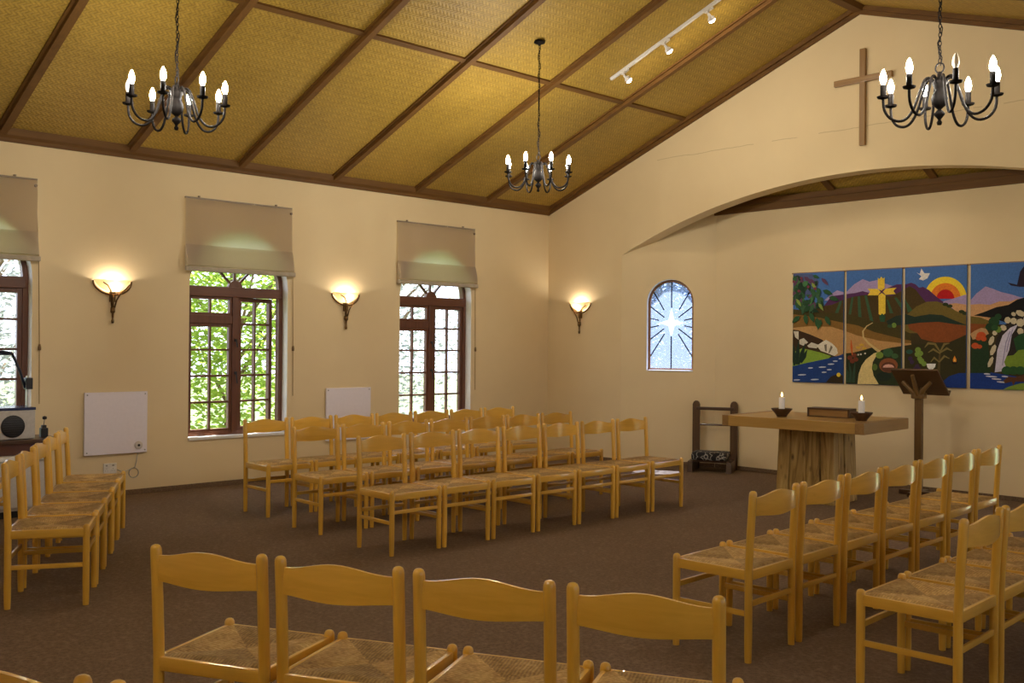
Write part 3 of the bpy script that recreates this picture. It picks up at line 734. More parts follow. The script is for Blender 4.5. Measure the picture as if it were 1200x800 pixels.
# ------------------------------------------------------------------ altar
r = tag(empty('altar_table', (5.53, -1.42, 0), radians(4)), 'altar table with thick pale wooden top on a rough timber block', 'altar')
W_, DY_ = 1.5, 1.07
bm = newbm()
for j in range(6):
    y0 = .0+DY_/6*j; bxyz(bm, -W_+.07, -.09, y0+.0015, y0+DY_/6-.0015, .745, .85, .004)
t = link('table_top', bm, AX, r)
for x0, x1 in ((-W_, -W_+.07), (-.09, 0)):
    bm = newbm(); bxyz(bm, x0, x1, 0, DY_, .743, .852, .004); link('end_board', bm, wood('altar_end', (.30, .17, .055), (.21, .11, .03), 'y', .4, .2), t)
bm = newbm()
xs = [-1.03, -.90, -.72, -.60, -.45]
for i, (a, b) in enumerate(zip(xs, xs[1:])): bxyz(bm, a+.001, b-.001, .30+.012*(i % 2), .44, .0, .745, .014)
for i, (a, b) in enumerate(((.44, .58), (.58, .70), (.70, .83))):
    bxyz(bm, -1.02, -.45+.01*(i % 2), a+.001, b-.001, .0, .745, .014)
for v in bm.verts:
    v.co.x += .012*sin(v.co.z*7+v.co.y*9); v.co.y += .01*sin(v.co.z*9+v.co.x*8)
    if v.co.z < .05: v.co.x += .02 if v.co.x > -.7 else -.02
link('timber_block', bm, BLOCK, r)
def candle(x, y, la, lb):
    h_ = tag(empty('candle_holder', (x, y, .852)), la, 'candle holder', 'candle bowls on the altar')
    bm = newbm(); lathe(bm, [(0, 0), (.05, 0), (.052, .008), (.06, .02), (.105, .075), (.105, .083), (.085, .078), (.05, .055), (.036, .05), (0, .05)], (0,0,0), 20); link('bowl', bm, KZ, h_, 50)
    c = tag(empty('candle', (x, y, .903)), lb, 'candle', 'lit candles on the altar')
    bm = newbm(); lathe(bm, [(0, 0), (.030, 0), (.030, .135), (.027, .142), (.016, .137), (0, .135)], (0,0,0), 16); link('wax_stick', bm, WAX, c, 50)
    bm = newbm(); tube(bm, [(0, 0, .133), (.002, 0, .152)], .002, 5); w = link('wick', bm, BLACK, c)
    bm = newbm(); lathe(bm, [(0, .147), (.008, .154), (.011, .165), (.007, .18), (.002, .193), (0, .196)], (0,0,0), 10); link('flame', bm, FLAME, c, True)
candle(4.545, -1.225, 'dark wooden candle bowl on the left end of the altar', 'white lit candle in the bowl at the left end of the altar')
candle(5.345, -1.115, 'dark wooden candle bowl near the right corner of the altar', 'white lit candle in the bowl near the right corner of the altar')
r = tag(empty('book_stand', (4.90, -.93, .853), radians(6)), 'low dark framed book stand with tan panel between the altar candles', 'book stand')
bm = newbm(); bxyz(bm, -.22, -.20, -.02, .16, 0, .085, .003); bxyz(bm, .20, .22, -.02, .16, 0, .085, .003); bxyz(bm, -.22, .22, -.022, .16, .072, .09, .003); bxyz(bm, -.22, .22, -.02, .16, 0, .008); link('stand_frame', bm, KX, r)
bm = newbm(); bxyz(bm, -.2, .2, -.012, .0, .008, .072); link('front_panel', bm, TX, r)

# ------------------------------------------------------------------ lectern
r = tag(empty('lectern', (5.30, .22, 0)), 'dark wooden lectern on a post with branched bracket behind the altar', 'lectern')
sl = atan2(.255, .29)
Rx = Matrix.Rotation(-sl, 3, 'X')
bm = newbm(); box(bm, (0, .02, 1.20), (.50, .40, .022), Rx, .004); box(bm, (0, .163+.015, 1.065+.02), (.5, .02, .06), Rx, .003); link('reading_desk', bm, wood('lectern_desk', (.125, .062, .02), (.08, .038, .012), 'x', .4, .2), r)
bm = newbm(); bxyz(bm, -.037, .037, -.03, .03, .04, 1.03, .006); link('post', bm, wood('lectern_post', (.16, .085, .022), (.10, .05, .012), 'z', .4, .2), r)
bm = newbm(); bxyz(bm, -.07, .07, -.05, .045, 1.02, 1.09, .018)
for p in ([(-.03, -.02, 1.06), (-.07, -.05, 1.12), (-.15, -.06, 1.20)], [(.03, -.02, 1.06), (.07, -.05, 1.12), (.15, -.06, 1.20)], [(0, -.03, 1.06), (-.015, -.07, 1.17), (-.02, -.115, 1.272)], [(0, .02, 1.05), (0, .05, 1.10), (0, .08, 1.13)]): tube(bm, p, [.028, .024, .02], 8)
link('bracket', bm, wood('lectern_bracket', (.20, .11, .03), (.12, .06, .015), 'z', .4, .2), r, 50)
bm = newbm(); bxyz(bm, -.20, .20, -.035, .035, 0, .05, .01); bxyz(bm, -.035, .035, -.2, .2, 0, .048, .01); link('foot', bm, KX, r)

# ------------------------------------------------------------------ kneeler
r = tag(empty('prayer_kneeler', (2.36, .325, 0), radians(26)), 'dark wooden prayer kneeler with patterned cushion standing in the recess corner', 'kneeler')
Wk = .475
for x in (0, Wk):
    bm = newbm(); pr = [(-.046, .0), (.046, .0), (.046, .815), (.034, .846), (.014, .862), (-.014, .862), (-.034, .846), (-.046, .815)]
    prism(bm, pr, -.018, .018); fix(bm); bmesh.ops.translate(bm, vec=(x, 0, 0), verts=bm.verts); link('side_post', bm, wood('kneeler_post', (.11, .055, .02), (.06, .028, .01), 'z', .4, .2), r)
    bm = newbm(); prism(bm, [(.05, 0), (.05, .10), (-.02, .19), (-.12, .14), (-.42, .13), (-.44, 0)], x-.03, x+.03, axis='x'); fix(bm); link('foot', bm, KY, r)
bm = newbm(); bxyz(bm, 0, Wk, -.03, .02, .745, .785, .008); link('top_rail', bm, KX, r)
bm = newbm(); tube(bm, [(0, 0, .56), (Wk, 0, .56)], .012, 8); link('rod', bm, KX, r)
bm = newbm(); bxyz(bm, 0, Wk, -.012, .012, .17, .23, .004); link('back_board', bm, KX, r)
bm = newbm(); bxyz(bm, 0, Wk, -.38, -.03, .12, .145, .004); link('kneeling_board', bm, KX, r)
def cushion_mat():
    mt, nt, b, out = nodes('patterned_cushion'); v = coords(nt)
    vo = nt.nodes.new('ShaderNodeTexVoronoi'); vo.inputs['Scale'].default_value = 16; nt.links.new(v, vo.inputs['Vector'])
    c = ramp(nt, vo.outputs['Distance'], [(.3, (.012, .011, .013)), (.55, (.03, .028, .03)), (.60, (.42, .40, .36)), (.72, (.02, .018, .02))])
    nt.links.new(c, b.inputs['Base Color']); b.inputs['Roughness'].default_value = .9; return mt
CUSH = cushion_mat()
bm = newbm(); vv = box(bm, (Wk/2-.01, -.25, .195), (Wk-.04, .34, .10), None, .035)
link('cushion', bm, CUSH, r, 60)
# ------------------------------------------------------------------ cloth hangings in the recess
YB = DEP-.02
def at(px, py):                                                    # point of the hanging's own plane
    d = fw*F + rt*(px-600) - up*(py-400); t = (YB-CY)/d.y
    return (CX+d.x*t, CZ+d.z*t)
def clip(poly, x0, x1, z0, z1):
    def cut(P, f, g):
        out = []
        for i in range(len(P)):
            a, b = P[i-1], P[i]; fa, fb = f(a), f(b)
            if (fa >= 0) != (fb >= 0):
                t = fa/(fa-fb); out.append((a[0]+(b[0]-a[0])*t, a[1]+(b[1]-a[1])*t))
            if fb >= 0: out.append(b)
        return out
    for f in (lambda p: p[0]-x0, lambda p: x1-p[0], lambda p: p[1]-z0, lambda p: z1-p[1]):
        poly = cut(poly, f, None)
        if len(poly) < 3: return []
    return poly
FABC = {}
def fabric(c):
    if c not in FABC: FABC[c] = plain('felt_%d_%d_%d' % c, lin(c), .95, var=.12, scale=60, bmp=.1)
    return FABC[c]
ART = []
def A(c, pts): ART.append((c, [at(*p) for p in pts]))
def ell(c, x, y, rx, ry, n=18, a0=0, a1=2*pi, rot=0):
    pts = []
    for k in range(n+ (0 if a1-a0 > 6.2 else 1)):
        t = a0+(a1-a0)*k/n; u, v = rx*cos(t), ry*sin(t); pts.append((x+u*cos(rot)-v*sin(rot), y+u*sin(rot)+v*cos(rot)))
    A(c, pts)
def leaf(c, x, y, L, w, ang):
    d = (cos(ang), sin(ang)); n_ = (-d[1], d[0])
    A(c, [(x, y), (x+d[0]*L*.3+n_[0]*w, y+d[1]*L*.3+n_[1]*w), (x+d[0]*L*.65+n_[0]*w*.8, y+d[1]*L*.65+n_[1]*w*.8), (x+d[0]*L, y+d[1]*L), (x+d[0]*L*.65-n_[0]*w*.8, y+d[1]*L*.65-n_[1]*w*.8), (x+d[0]*L*.3-n_[0]*w, y+d[1]*L*.3-n_[1]*w)])
def stroke(c, pts, w):
    L, R = [], []
    for i, p in enumerate(pts):
        a, b = pts[max(0, i-1)], pts[min(len(pts)-1, i+1)]; dx, dy = b[0]-a[0], b[1]-a[1]; l = sqrt(dx*dx+dy*dy) or 1
        ww = w[i] if isinstance(w, (list, tuple)) else w
        L.append((p[0]-dy/l*ww/2, p[1]+dx/l*ww/2)); R.append((p[0]+dy/l*ww/2, p[1]-dx/l*ww/2))
    A(c, L+R[::-1])
SKY, LIL, PUR, OLB = (72, 116, 186), (168, 150, 196), (84, 44, 92), (74, 58, 26)
A(LIL, [(966, 352), (975, 344), (981, 340), (991, 343), (1001, 333), (1011, 327), (1019, 330), (1028, 328), (1037, 332), (1055, 338), (1055, 354)])
ell((250, 214, 56), 1108, 350, 25, 26, 24, pi, 2*pi); ell((232, 128, 44), 1108, 350, 18, 18.5, 20, pi, 2*pi); ell((188, 22, 28), 1108, 350, 10.5, 11, 16, pi, 2*pi)
A(LIL, [(1098, 354), (1105, 353), (1116, 350), (1132, 345), (1138, 351), (1144, 344), (1155, 335.5), (1163, 338), (1173, 342), (1186, 345), (1195, 348), (1216, 350), (1216, 368), (1100, 366)])
A((206, 158, 112), [(1112, 356), (1120, 355), (1134, 357), (1148, 356), (1160, 357), (1171, 353), (1184, 353), (1192, 350), (1216, 352), (1216, 375), (1130, 376)])
A(PUR, [(966, 358), (974, 347), (988, 345), (1003, 343), (1011, 341), (1019, 343), (1039, 338), (1051, 333), (1062, 333), (1068, 331), (1073, 333), (1077, 337), (1082, 336), (1089, 340), (1098, 348), (1106, 354), (1098, 362), (960, 366)])
A((62, 52, 26), [(929, 380), (1216, 380), (1216, 464), (929, 464)])
A(OLB, [(929, 364), (975, 357), (991, 350), (1003, 347), (1015, 345.5), (1031, 345), (1045, 347), (1056, 341), (1066, 335), (1073, 339), (1080, 348), (1086, 355), (1076, 363), (1066, 370), (1060, 390), (991, 384), (929, 376)])
for q in ([(998, 348), (1000.5, 348), (997, 371), (994, 371)], [(1005, 347), (1008, 347), (1010, 375), (1006, 375)], [(1013, 346), (1016, 346), (1024, 378), (1020, 378)], [(1039, 351), (1041, 351), (1047, 367), (1043, 367)], [(1048, 349), (1050.5, 348), (1061, 361), (1057, 363)], [(984, 353), (987, 352), (982, 368), (978, 368)], [(1060, 349), (1063, 354), (1070, 364), (1064, 366)]): A((58, 92, 62), q)
A((112, 96, 42), [(1058, 372), (1066, 366), (1074, 359), (1086, 353.5), (1098, 353), (1110, 357), (1120, 364), (1134, 370), (1148, 371.5), (1160, 376), (1160, 392), (1058, 390)])
for x, y in ((1108, 356.5), (1113, 358.5), (1127, 365), (1131, 367)): ell((40, 54, 26), x, y, 3.5, 2)
A((34, 52, 42), [(1039, 376), (1050, 370), (1062, 368), (1072, 371), (1090, 368), (1104, 369), (1118, 375), (1134, 381), (1120, 380), (1100, 378), (1080, 380), (1062, 380), (1041, 382)])
A((68, 60, 24), [(929, 362), (960, 366), (991, 367), (1010, 372), (1025, 377), (1045, 381), (1057, 386), (1068, 391), (1066, 402), (1025, 394), (1000, 386), (929, 374)])
A((132, 98, 44), [(929, 368), (960, 372), (988, 378), (1005, 381), (1025, 389), (1057, 397), (1068, 399), (1066, 408), (1025, 405), (988, 402), (929, 392)])
A((188, 146, 92), [(929, 384), (950, 382), (975, 383), (991, 388), (1005, 393), (1030, 399), (1057, 402), (1068, 402), (1068, 408), (1040, 410), (1015, 414), (991, 416), (984, 420), (960, 406), (929, 394)])
A((134, 72, 32), [(1064, 380), (1078, 378), (1100, 377), (1134, 382), (1137, 379), (1160, 380), (1143, 388), (1126, 395), (1112, 401), (1096, 401), (1080, 397), (1075, 390), (1066, 386)])
A((54, 50, 22), [(1028, 414), (1033, 410), (1045, 407), (1066, 404), (1090, 402), (1110, 404), (1124, 396), (1134, 391), (1145, 388), (1162, 385), (1164, 440), (1137, 440), (1110, 444), (1105, 458), (1066, 455), (1028, 452)])
A((190, 150, 104), [(1137, 391), (1143, 387), (1150, 384), (1156, 385), (1159, 391), (1148, 396), (1140, 398)])
A((60, 40, 22), [(929, 386), (936, 387), (950, 392), (964, 398), (968, 404), (955, 411), (940, 412), (929, 404)])
A((132, 166, 58), [(929, 413), (940, 408), (950, 410), (962, 413), (974, 417), (970, 421), (946, 426), (929, 430)])
for p in ([(930, 388), (936, 388), (936, 398), (932, 395)], [(937, 398), (942, 396), (947, 401), (942, 405), (937, 403)], [(946, 405), (951, 401), (960, 404), (957, 408), (948, 407)]): A((206, 200, 184), p)
A((220, 214, 196), [(957, 405), (963, 401), (968, 398), (975, 402), (981, 408), (982, 414), (978, 417), (968, 413), (962, 411)])
for p in ([(966, 404), (969, 403), (969, 412), (967, 411)], [(974, 404), (976, 407), (972, 414), (971, 413)]): A((120, 112, 96), p)
for a_, b_ in (((931, 428), (930, 404)), ((934, 427), (936, 400)), ((936, 427), (944, 402)), ((939, 425), (946, 410)), ((932, 427), (929, 416))): stroke((26, 50, 36), [a_, ((a_[0]+b_[0])/2, (a_[1]+b_[1])/2), b_], [2, 5, .6])
A((28, 62, 128), [(929, 429), (946, 425), (970, 420), (985, 416), (989, 414), (989, 448), (929, 448)])
for x, y, w in ((940, 439, 10), (950, 431, 6), (964, 430, 9), (974, 426.5, 8), (955, 444.5, 10), (972, 433, 6), (934, 445, 8), (966, 436, 6), (979, 423, 6), (985, 420, 4)): ell((196, 206, 222), x, y, w/2, .8, 10, rot=-.03)
A((48, 38, 22), [(968, 448), (974, 441), (982, 438), (989, 440), (989, 448)]); ell((226, 196, 52), 983, 439, 2.4, 2.4)
rr = random.Random(4)
A((80, 92, 138), [(929, 321), (952, 321), (960, 330), (957, 340), (948, 346), (938, 350), (929, 358)])
for k in range(78):
    t = rr.random(); x = 930+44*t*rr.random()**.5; y = 322+rr.random()*(40-14*abs(x-950)/22)
    leaf(rr.choice([(38, 74, 46), (48, 92, 58), (30, 58, 40), (70, 120, 72), (96, 62, 92), (58, 96, 66)]), x, y, rr.uniform(8, 13), rr.uniform(2.0, 3.2), rr.uniform(.3, 2.6))
for x, y, a in ((933, 352, 1.1), (938, 370, 2.4), (944, 368, 1.4), (950, 366, 1.2), (958, 372, 1.5), (968, 370, 1.1), (963, 374, 1.9), (972, 348, .3), (965, 340, .4)): leaf((44, 86, 52), x, y, 13, 2.8, a)
for x, y in ((934, 350), (960, 355), (952, 331)): leaf((136, 158, 74), x, y, 11, 1.8, 1.0)
for x, y in ((931, 330), (937, 341), (948, 336), (956, 338), (940, 326)): ell((124, 52, 74), x, y, 1.6, 1.6, 10)
# second panel foreground
A((36, 44, 22), [(988, 414), (1000, 413), (1012, 410), (1022, 407), (1030, 411), (1020, 418), (1012, 428), (1006, 450), (988, 450)])
for x in (992, 996, 1000): stroke((46, 72, 52), [(x, 448), (x+1, 436), (x-1+(x-996)*.8, 424)], [3.5, 3, .6])
for x, y in ((996, 419), (1001, 416), (1003, 421), (999, 423)): ell((112, 54, 34), x, y, 3, 2.6)
stroke((198, 96, 40), [(999, 416), (998, 406), (997.5, 398)], [1, 2.6, .6])
for x, y in ((1006, 407), (1010, 404), (1013, 408)): ell((204, 164, 62), x, y, 2.8, 1.6)
for x, y in ((1009, 415), (1014, 414), (1006, 415.5)): ell((212, 206, 188), x, y, 1.1, 1)
A((224, 204, 140), [(1005, 450), (1006.5, 438), (1010, 428), (1015, 421), (1024, 414), (1033, 411), (1027, 417), (1023, 424), (1022, 432), (1025, 441), (1030, 450)])
stroke((206, 182, 124), [(1023, 378), (1016, 382), (1011.5, 388), (1012, 395), (1018, 402), (1028, 410), (1032, 412)], [.8, 1.3, 1.7, 2, 2.4, 3, 3])
A((40, 52, 28), [(1027, 417), (1033, 410), (1045, 407), (1060, 408), (1060, 452), (1030, 450), (1024, 440), (1022, 430)])
for c, x, y, rx, ry in (((118, 144, 58), 1031, 416, 4.5, 4), ((52, 92, 58), 1041, 413, 6, 5), ((88, 112, 48), 1025.5, 430, 3, 4), ((60, 96, 56), 1049, 417, 4, 3)): ell(c, x, y, rx, ry)
ell((140, 82, 48), 1041.5, 428, 11, 8.5); ell((96, 58, 40), 1041.5, 430, 8.5, 6); ell((222, 168, 152), 1041.5, 430.5, 6.6, 3.8, 16, pi, 2*pi); ell((30, 44, 34), 1036, 441, 9, 5.5)
YC = (240, 206, 70)
A(YC, [(1029, 325), (1031.2, 327), (1033, 324), (1035, 326.5), (1037, 325), (1037, 337), (1033.5, 340.5), (1029, 338)])
A(YC, [(1017, 338), (1029, 338.5), (1032.4, 342), (1029, 346), (1017, 346), (1020, 342)])
A(YC, [(1051, 337), (1038.5, 338), (1034.8, 341.7), (1038, 345.3), (1050, 344.5), (1047.2, 340.8)])
A(YC, [(1029.8, 346), (1033.6, 343), (1038, 346), (1038, 367), (1034, 370), (1030, 368)])
A((44, 86, 60), [(1034, 367), (1038, 371), (1037, 377), (1032, 377), (1030.5, 371)])
ell((110, 142, 62), 1048, 381, 2.8, 3); ell((56, 84, 52), 1043, 382, 3, 2)
# third panel
A((232, 228, 224), [(1074, 319), (1078, 321), (1080, 314.5), (1083.5, 320), (1090, 320), (1087, 326), (1082, 328.5), (1077, 327), (1080, 323.5)])
for x, y, q in ((1076, 410, 3.4), (1079, 414, 3), (1075, 415, 3), (1080, 423, 3.4), (1078, 420, 3), (1083, 426, 3)): ell((120, 150, 62), x, y, q, q)
for x, y in ((1067, 420), (1069, 424), (1075, 429), (1077, 432), (1073, 432)): ell((64, 42, 72), x, y, 2.6, 2.6)
ell((44, 86, 70), 1066, 412, 4, 2.6)
stroke((92, 76, 40), [(1099, 450), (1100.5, 430), (1102, 411)], [6, 3, 2])
for q in ([(1102, 412), (1096, 403), (1088, 402), (1084, 407)], [(1102, 412), (1107, 403), (1113, 402)], [(1102, 413), (1110, 408), (1116, 411)], [(1102, 414), (1094, 409), (1088, 413)], [(1101, 424), (1107, 417), (1113, 420)], [(1101, 424), (1095, 419), (1091, 424)]): stroke((128, 112, 62), q, [1.5]+[2.8]*(len(q)-2)+[.8])
A((236, 234, 230), [(1086, 426), (1097, 426), (1096, 430), (1093.5, 432.6), (1089, 432.6), (1087, 430)])
A((236, 150, 44), [(1119, 416.5), (1121, 421), (1121, 424), (1117.4, 424), (1117, 421)]); A((250, 214, 110), [(1119, 420), (1120, 423), (1118.2, 423)]); A((24, 18, 12), [(1115.5, 424), (1122.5, 424), (1121, 426.5), (1117, 426.5)])
A((24, 58, 138), [(1103, 460), (1104, 448), (1112, 441), (1124, 437), (1137, 437), (1160, 436), (1185, 440), (1216, 446), (1216, 464)])
# fourth panel
A((16, 16, 20), [(1141, 369.5), (1152, 366), (1167, 360), (1182, 357), (1192, 351), (1202, 348), (1216, 344), (1216, 378), (1180, 378), (1160, 372)])
A((38, 26, 44), [(1181, 331), (1192, 333.5), (1195.5, 318), (1200, 312), (1206, 309), (1207, 336), (1195, 336), (1185, 334.5)])
A((34, 58, 34), [(1139, 402), (1147, 398), (1158, 402), (1161, 437), (1138, 437)])
for x, y, q in ((1150, 393, 5.5), (1147, 396, 3.6), (1153, 397, 3.4), (1143, 405, 4.4), (1148, 406, 3)): ell((196, 84, 40), x, y, q, q*.8)
A((44, 38, 36), [(1164, 420), (1168, 396), (1178, 380), (1196, 370), (1216, 366), (1216, 430), (1164, 434)])
for x, y, rx, ry in ((1181, 375, 4, 4), (1188, 376, 4, 4), (1196, 367, 6, 3.5), (1176, 384, 4, 3.5), (1162, 399, 3, 6), (1164, 410, 3, 7), (1161, 424, 2.6, 7), (1196, 378, 5, 5), (1204, 374, 5, 6), (1196, 388, 4, 4), (1166, 390, 3, 3), (1188, 368, 3, 2.4)): ell((206, 194, 164), x, y, rx, ry, 7, rot=.4)
for c, x, y, q in (((34, 70, 40), 1165, 377, 6.5), ((30, 60, 36), 1160, 383, 5), ((34, 70, 40), 1170, 371, 4), ((112, 144, 56), 1170, 386, 4), ((40, 80, 44), 1166, 384, 4)): ell(c, x, y, q, q*.9)
A((206, 202, 226), [(1184, 384), (1193, 380), (1190, 386), (1186, 392), (1183, 410), (1178, 422), (1182, 434), (1166, 436), (1169, 410), (1175, 393)])
for q in ([(1184, 388), (1179, 402), (1175, 428)], [(1187, 386), (1182, 402), (1180, 412)]): stroke((150, 146, 186), q, 1.2)
for x, y, w in ((1162, 441, 14), (1168, 444, 12), (1174, 447.5, 12), (1157, 438, 8), (1178, 441, 8)): ell((204, 208, 226), x, y, w/2, .9, 10, rot=.08)
A((34, 76, 42), [(1188, 397), (1196, 391), (1216, 388), (1216, 412), (1192, 414)])
A((120, 148, 50), [(1177, 424), (1180, 417), (1188, 416), (1194, 410), (1216, 408), (1216, 432), (1196, 434), (1180, 432)])
for x in (1180, 1188, 1196): ell((42, 84, 44), x, 434, 6, 5)
A((120, 148, 56), [(1170, 459), (1182, 453), (1196, 449), (1216, 447), (1216, 464), (1170, 464)])
A((92, 56, 34), [(1176, 446), (1182, 441), (1190, 442), (1200, 439), (1216, 441), (1216, 447), (1204, 447), (1202, 453), (1200, 447), (1190, 447), (1188, 452), (1186, 447), (1178, 449)])
PAN = [(929, 988.5, 'leftmost cloth wall hanging, tree branch over a blue stream with white rocks'), (991.5, 1056.5, 'cloth wall hanging with yellow cross above a winding pale path'),
       (1060, 1132.5, 'cloth wall hanging with orange rising sun and white dove'), (1137, 1214, 'cloth wall hanging with white waterfall, cut by the right edge')]
for xa, xb, lab in PAN:
    x0, x1 = at(xa, 400)[0], at(xb, 400)[0]; z0, z1 = 1.137, 2.446
    o = tag(empty('wall_hanging', ((x0+x1)/2, DEP, z1)), lab, 'wall hanging', 'four landscape wall hangings')
    bm = newbm(); mats = [fabric(SKY)]; bxyz(bm, x0-(x0+x1)/2, x1-(x0+x1)/2, YB-DEP, -.008, z0-z1, 0, 0)
    lay = 0
    for c, poly in ART:
        p = clip(poly, x0+.002, x1-.002, z0+.002, z1-.002)
        if not p: continue
        lay += 1; mt = fabric(c)
        if mt not in mats: mats.append(mt)
        mi = mats.index(mt); y = YB-DEP-.0012-.00013*lay
        tri = tessellate_polygon([[Vector((a, b, 0)) for a, b in p]])
        vv = [bm.verts.new((a-(x0+x1)/2, y, b-z1)) for a, b in p]
        for t in tri:
            try: f = bm.faces.new([vv[i] for i in t]); f.material_index = mi
            except ValueError: pass
    link('cloth_panel', bm, mats, o)
    bm = newbm(); tube(bm, [(x0-(x0+x1)/2-.018, -.012, -.004), (x1-(x0+x1)/2+.010, -.012, -.004)], .009, 8); link('hanging_rod', bm, TX, o)

# ------------------------------------------------------------------ corner by the first window
r = tag(empty('low_cupboard', (.42, -7.66, 0)), 'low white cupboard below the window at the left edge', 'cupboard')
bm = newbm(); bxyz(bm, -.30, .28, -.62, .60, .06, .50, .004); link('carcass', bm, plain('cupboard_grey', (.46, .44, .43), .5), r)
bm = newbm(); bxyz(bm, -.32, .31, -.65, .64, .50, .535, .006); link('worktop', bm, WREV, r)
for y0, y1 in ((-.60, -.01), (.01, .58)):
    bm = newbm(); bxyz(bm, .28, .298, y0, y1, .09, .48, .004); d = link('door', bm, plain('cupboard_white', (.56, .54, .53), .5), r)
    bm = newbm(); yy = y1-.06 if y0 < -.1 else y0+.06; tube(bm, [(.298, yy, .40), (.32, yy, .40)], .012, 8); link('knob', bm, BLACK, d)
bm = newbm(); bxyz(bm, -.28, .26, -.6, .58, 0, .06); link('plinth', bm, BLACK, r)
r = tag(empty('wooden_box', (.42, -7.60, .537)), 'long dark red-brown wooden box lying on the low white cupboard', 'box')
bm = newbm(); bxyz(bm, -.26, .20, -.55, .48, 0, .10, .004); link('body', bm, plain('dark_red_wood', (.075, .022, .012), .35, coat=.3), r)
bm = newbm(); bxyz(bm, -.28, .22, -.58, .70, .10, .135, .005); link('lid', bm, KY, r)
r = tag(empty('overhead_projector', (.40, -7.31, .675)), 'pale grey projector with round black vent and black folding arm at left edge', 'projector')
bm = newbm(); bxyz(bm, -.17, .17, -.2, .2, 0, .255, .012); link('body', bm, plain('projector_grey', (.52, .50, .48), .5), r)
bm = newbm(); bxyz(bm, -.16, .165, -.19, .205, .255, .28, .004); link('stage_plate', bm, plain('blue_black', (.02, .03, .09), .25), r)
bm = newbm(); lathe(bm, [(0, 0), (.10, 0), (.10, .006), (.09, .010), (0, .010)], (0,0,0), 24, mat=Matrix.Translation((.17, .01, .115)) @ Matrix.Rotation(pi/2, 4, 'Y')); v = link('vent', bm, BLACK, r, 40)
bm = newbm()
for q in range(-4, 5): bxyz(bm, .178, .184, .01-sqrt(max(0, .085**2-(q*.02)**2)), .01+sqrt(max(0, .085**2-(q*.02)**2)), .113+q*.02, .117+q*.02)
link('grille', bm, plain('vent_dark', (.03, .03, .035), .5), v)
bm = newbm(); bxyz(bm, -.13, -.11, .205, .225, .05, .55, .003); link('mast', bm, plain('pale_mast', (.62, .68, .64), .35, .3), r)
bm = newbm(); bxyz(bm, -.16, -.08, .195, .255, .43, .535, .006); c = link('clamp', bm, BLACK, r)
bm = newbm(); tube(bm, [(-.12, .20, .44), (-.12, .15, .60), (-.10, .08, .755), (-.09, .04, .765)], .013, 8); tube(bm, [(-.09, .07, .76), (-.06, -.12, .79), (-.04, -.25, .99)], .014, 8)
tube(bm, [(-.09, .07, .755), (-.05, -.3, .75)], .011, 8); link('folding_arm', bm, plain('arm_black', (.012, .016, .04), .35), r, True)
r = tag(empty('stand_clamp', (.45, -7.0, .672)), 'small black clamp with knob at the end of the dark wooden box', 'clamp')
bm = newbm(); bxyz(bm, -.03, .03, -.032, .032, 0, .085, .008); bxyz(bm, -.02, .02, -.02, .02, .08, .11, .006); link('clamp_body', bm, BLACK, r)
bm = newbm(); tube(bm, [(0, 0, .11), (0, .005, .16)], .005, 6); k = link('rod', bm, plain('chrome', (.6, .6, .62), .2, 1), r)
bm = newbm(); lathe(bm, [(0, -.018), (.018, -.012), (.02, 0), (.018, .012), (0, .018)], (0, .007, .175), 10); link('knob', bm, BLACK, r, True)

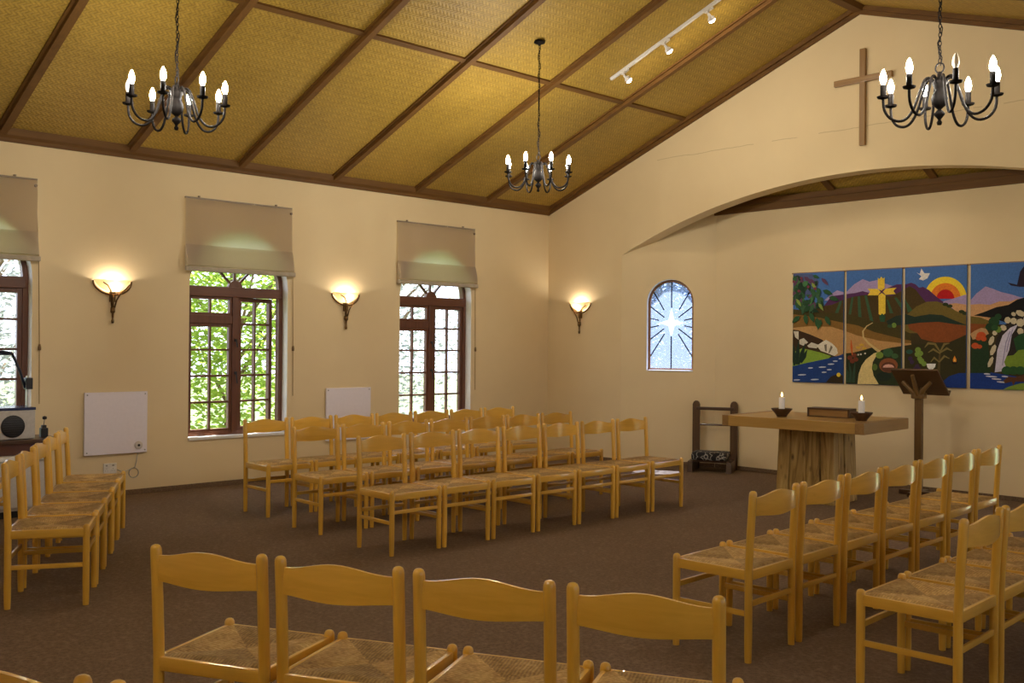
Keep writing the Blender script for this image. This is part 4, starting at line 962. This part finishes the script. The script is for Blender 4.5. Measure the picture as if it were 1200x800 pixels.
# ------------------------------------------------------------------ outside
bm = newbm(); bxyz(bm, -40, 40, -40, 40, -.6, -.35)
struct(link('ground', bm, plain('grass_ground', (.07, .10, .03), .9, var=.4, scale=2)))
def hill(name, pts, z, mat):
    bm = newbm(); prism(bm, pts, -.35, z, axis='z'); fix(bm)
    return struct(link(name, bm, mat))
GREEN = leaf_mat('bright_leaf', (.22, .33, .06), (.40, .56, .09)); SILV = leaf_mat('silver_leaf', (.34, .36, .37), (.34, .38, .35)); MID = leaf_mat('mid_leaf', (.09, .15, .04), (.12, .19, .05))
BARK = plain('bark', (.16, .11, .07), .9, var=.4, scale=12, bmp=.5)
def tree(x, y, h, rad, n, mat, label, seed, ls=.09, z0=.15):
    rg = random.Random(seed)
    r = tag(empty('tree', (x, y, -.35)), label, 'tree', 'trees outside the windows')
    bm = newbm()
    for k in range(n):
        while True:
            p = Vector((rg.uniform(-1, 1), rg.uniform(-1, 1), rg.uniform(-1, 1)))
            if p.length < 1: break
        p = p*(.55+.45*rg.random()) if rg.random() < .5 else p
        c = Vector((p.x*rad, p.y*rad, z0+h/2+p.z*h/2))
        q = Matrix.Rotation(rg.uniform(0, 6.28), 3, 'Z') @ Matrix.Rotation(rg.uniform(-1.2, 1.2), 3, 'X') @ Matrix.Rotation(rg.uniform(-.8, .8), 3, 'Y')
        L, w = ls*rg.uniform(.7, 1.5), ls*rg.uniform(.3, .55)
        vv = [bm.verts.new(c+q @ Vector(v)) for v in ((-L/2, 0, 0), (0, -w/2, .1*w), (L/2, 0, 0), (0, w/2, .1*w))]
        bm.faces.new(vv)
    link('crown', bm, mat, r)
    bm = newbm(); tube(bm, [(0, 0, 0), (.05, .03, h*.35), (-.03, .06, h*.7)], [.10, .08, .04], 8)
    for k in range(7):
        a = rg.uniform(0, 6.28); z = h*rg.uniform(.15, .6); tube(bm, [(0.02, .02, z), (cos(a)*rad*.4, sin(a)*rad*.4, z+h*.15), (cos(a)*rad*.75, sin(a)*rad*.75, z+h*.3)], [.035, .025, .01], 6)
    link('trunk', bm, BARK, r, True)
tree(-4.2, -2.75, 5.4, 1.68, 8000, GREEN, 'bright green leafy tree outside the window with its sash ajar', 1, .13, -.3)
tree(-5.6, 1.0, 4.6, 1.9, 4600, SILV, 'silvery grey-green bush outside the window nearest the gable corner', 2, .13, -.3)
tree(-4.4, -6.3, 4.8, 1.68, 3600, SILV, 'silvery grey-green bush outside the window at the left edge', 3, .13, -.3)
tree(-1.2, 4.3, 4.4, 1.7, 12000, leaf_mat('blue_grey_leaf', (.10, .13, .165), (.09, .115, .14)), 'tree in painted bluish shade outside the small arched leaded window in the recess', 4, .12, -.3)  # shade and bluish haze are put into this leaf colour

# ------------------------------------------------------------------ light
w = bpy.data.worlds.new('World'); bpy.context.scene.world = w; w.use_nodes = True
nt = w.node_tree; bg = nt.nodes['Background']
bg.inputs[0].default_value = (.78, .83, 1.0, 1); bg.inputs[1].default_value = 4.0
sd = bpy.data.lights.new('sun', 'SUN'); so = bpy.data.objects.new('sun', sd); C.objects.link(so)
sd.energy = 38; sd.angle = .01; sd.color = (1, .96, .88)
so.rotation_euler = Vector((.36, -.72, -1.65)).to_track_quat('-Z', 'Y').to_euler()
so.location = (0, 6, 9)
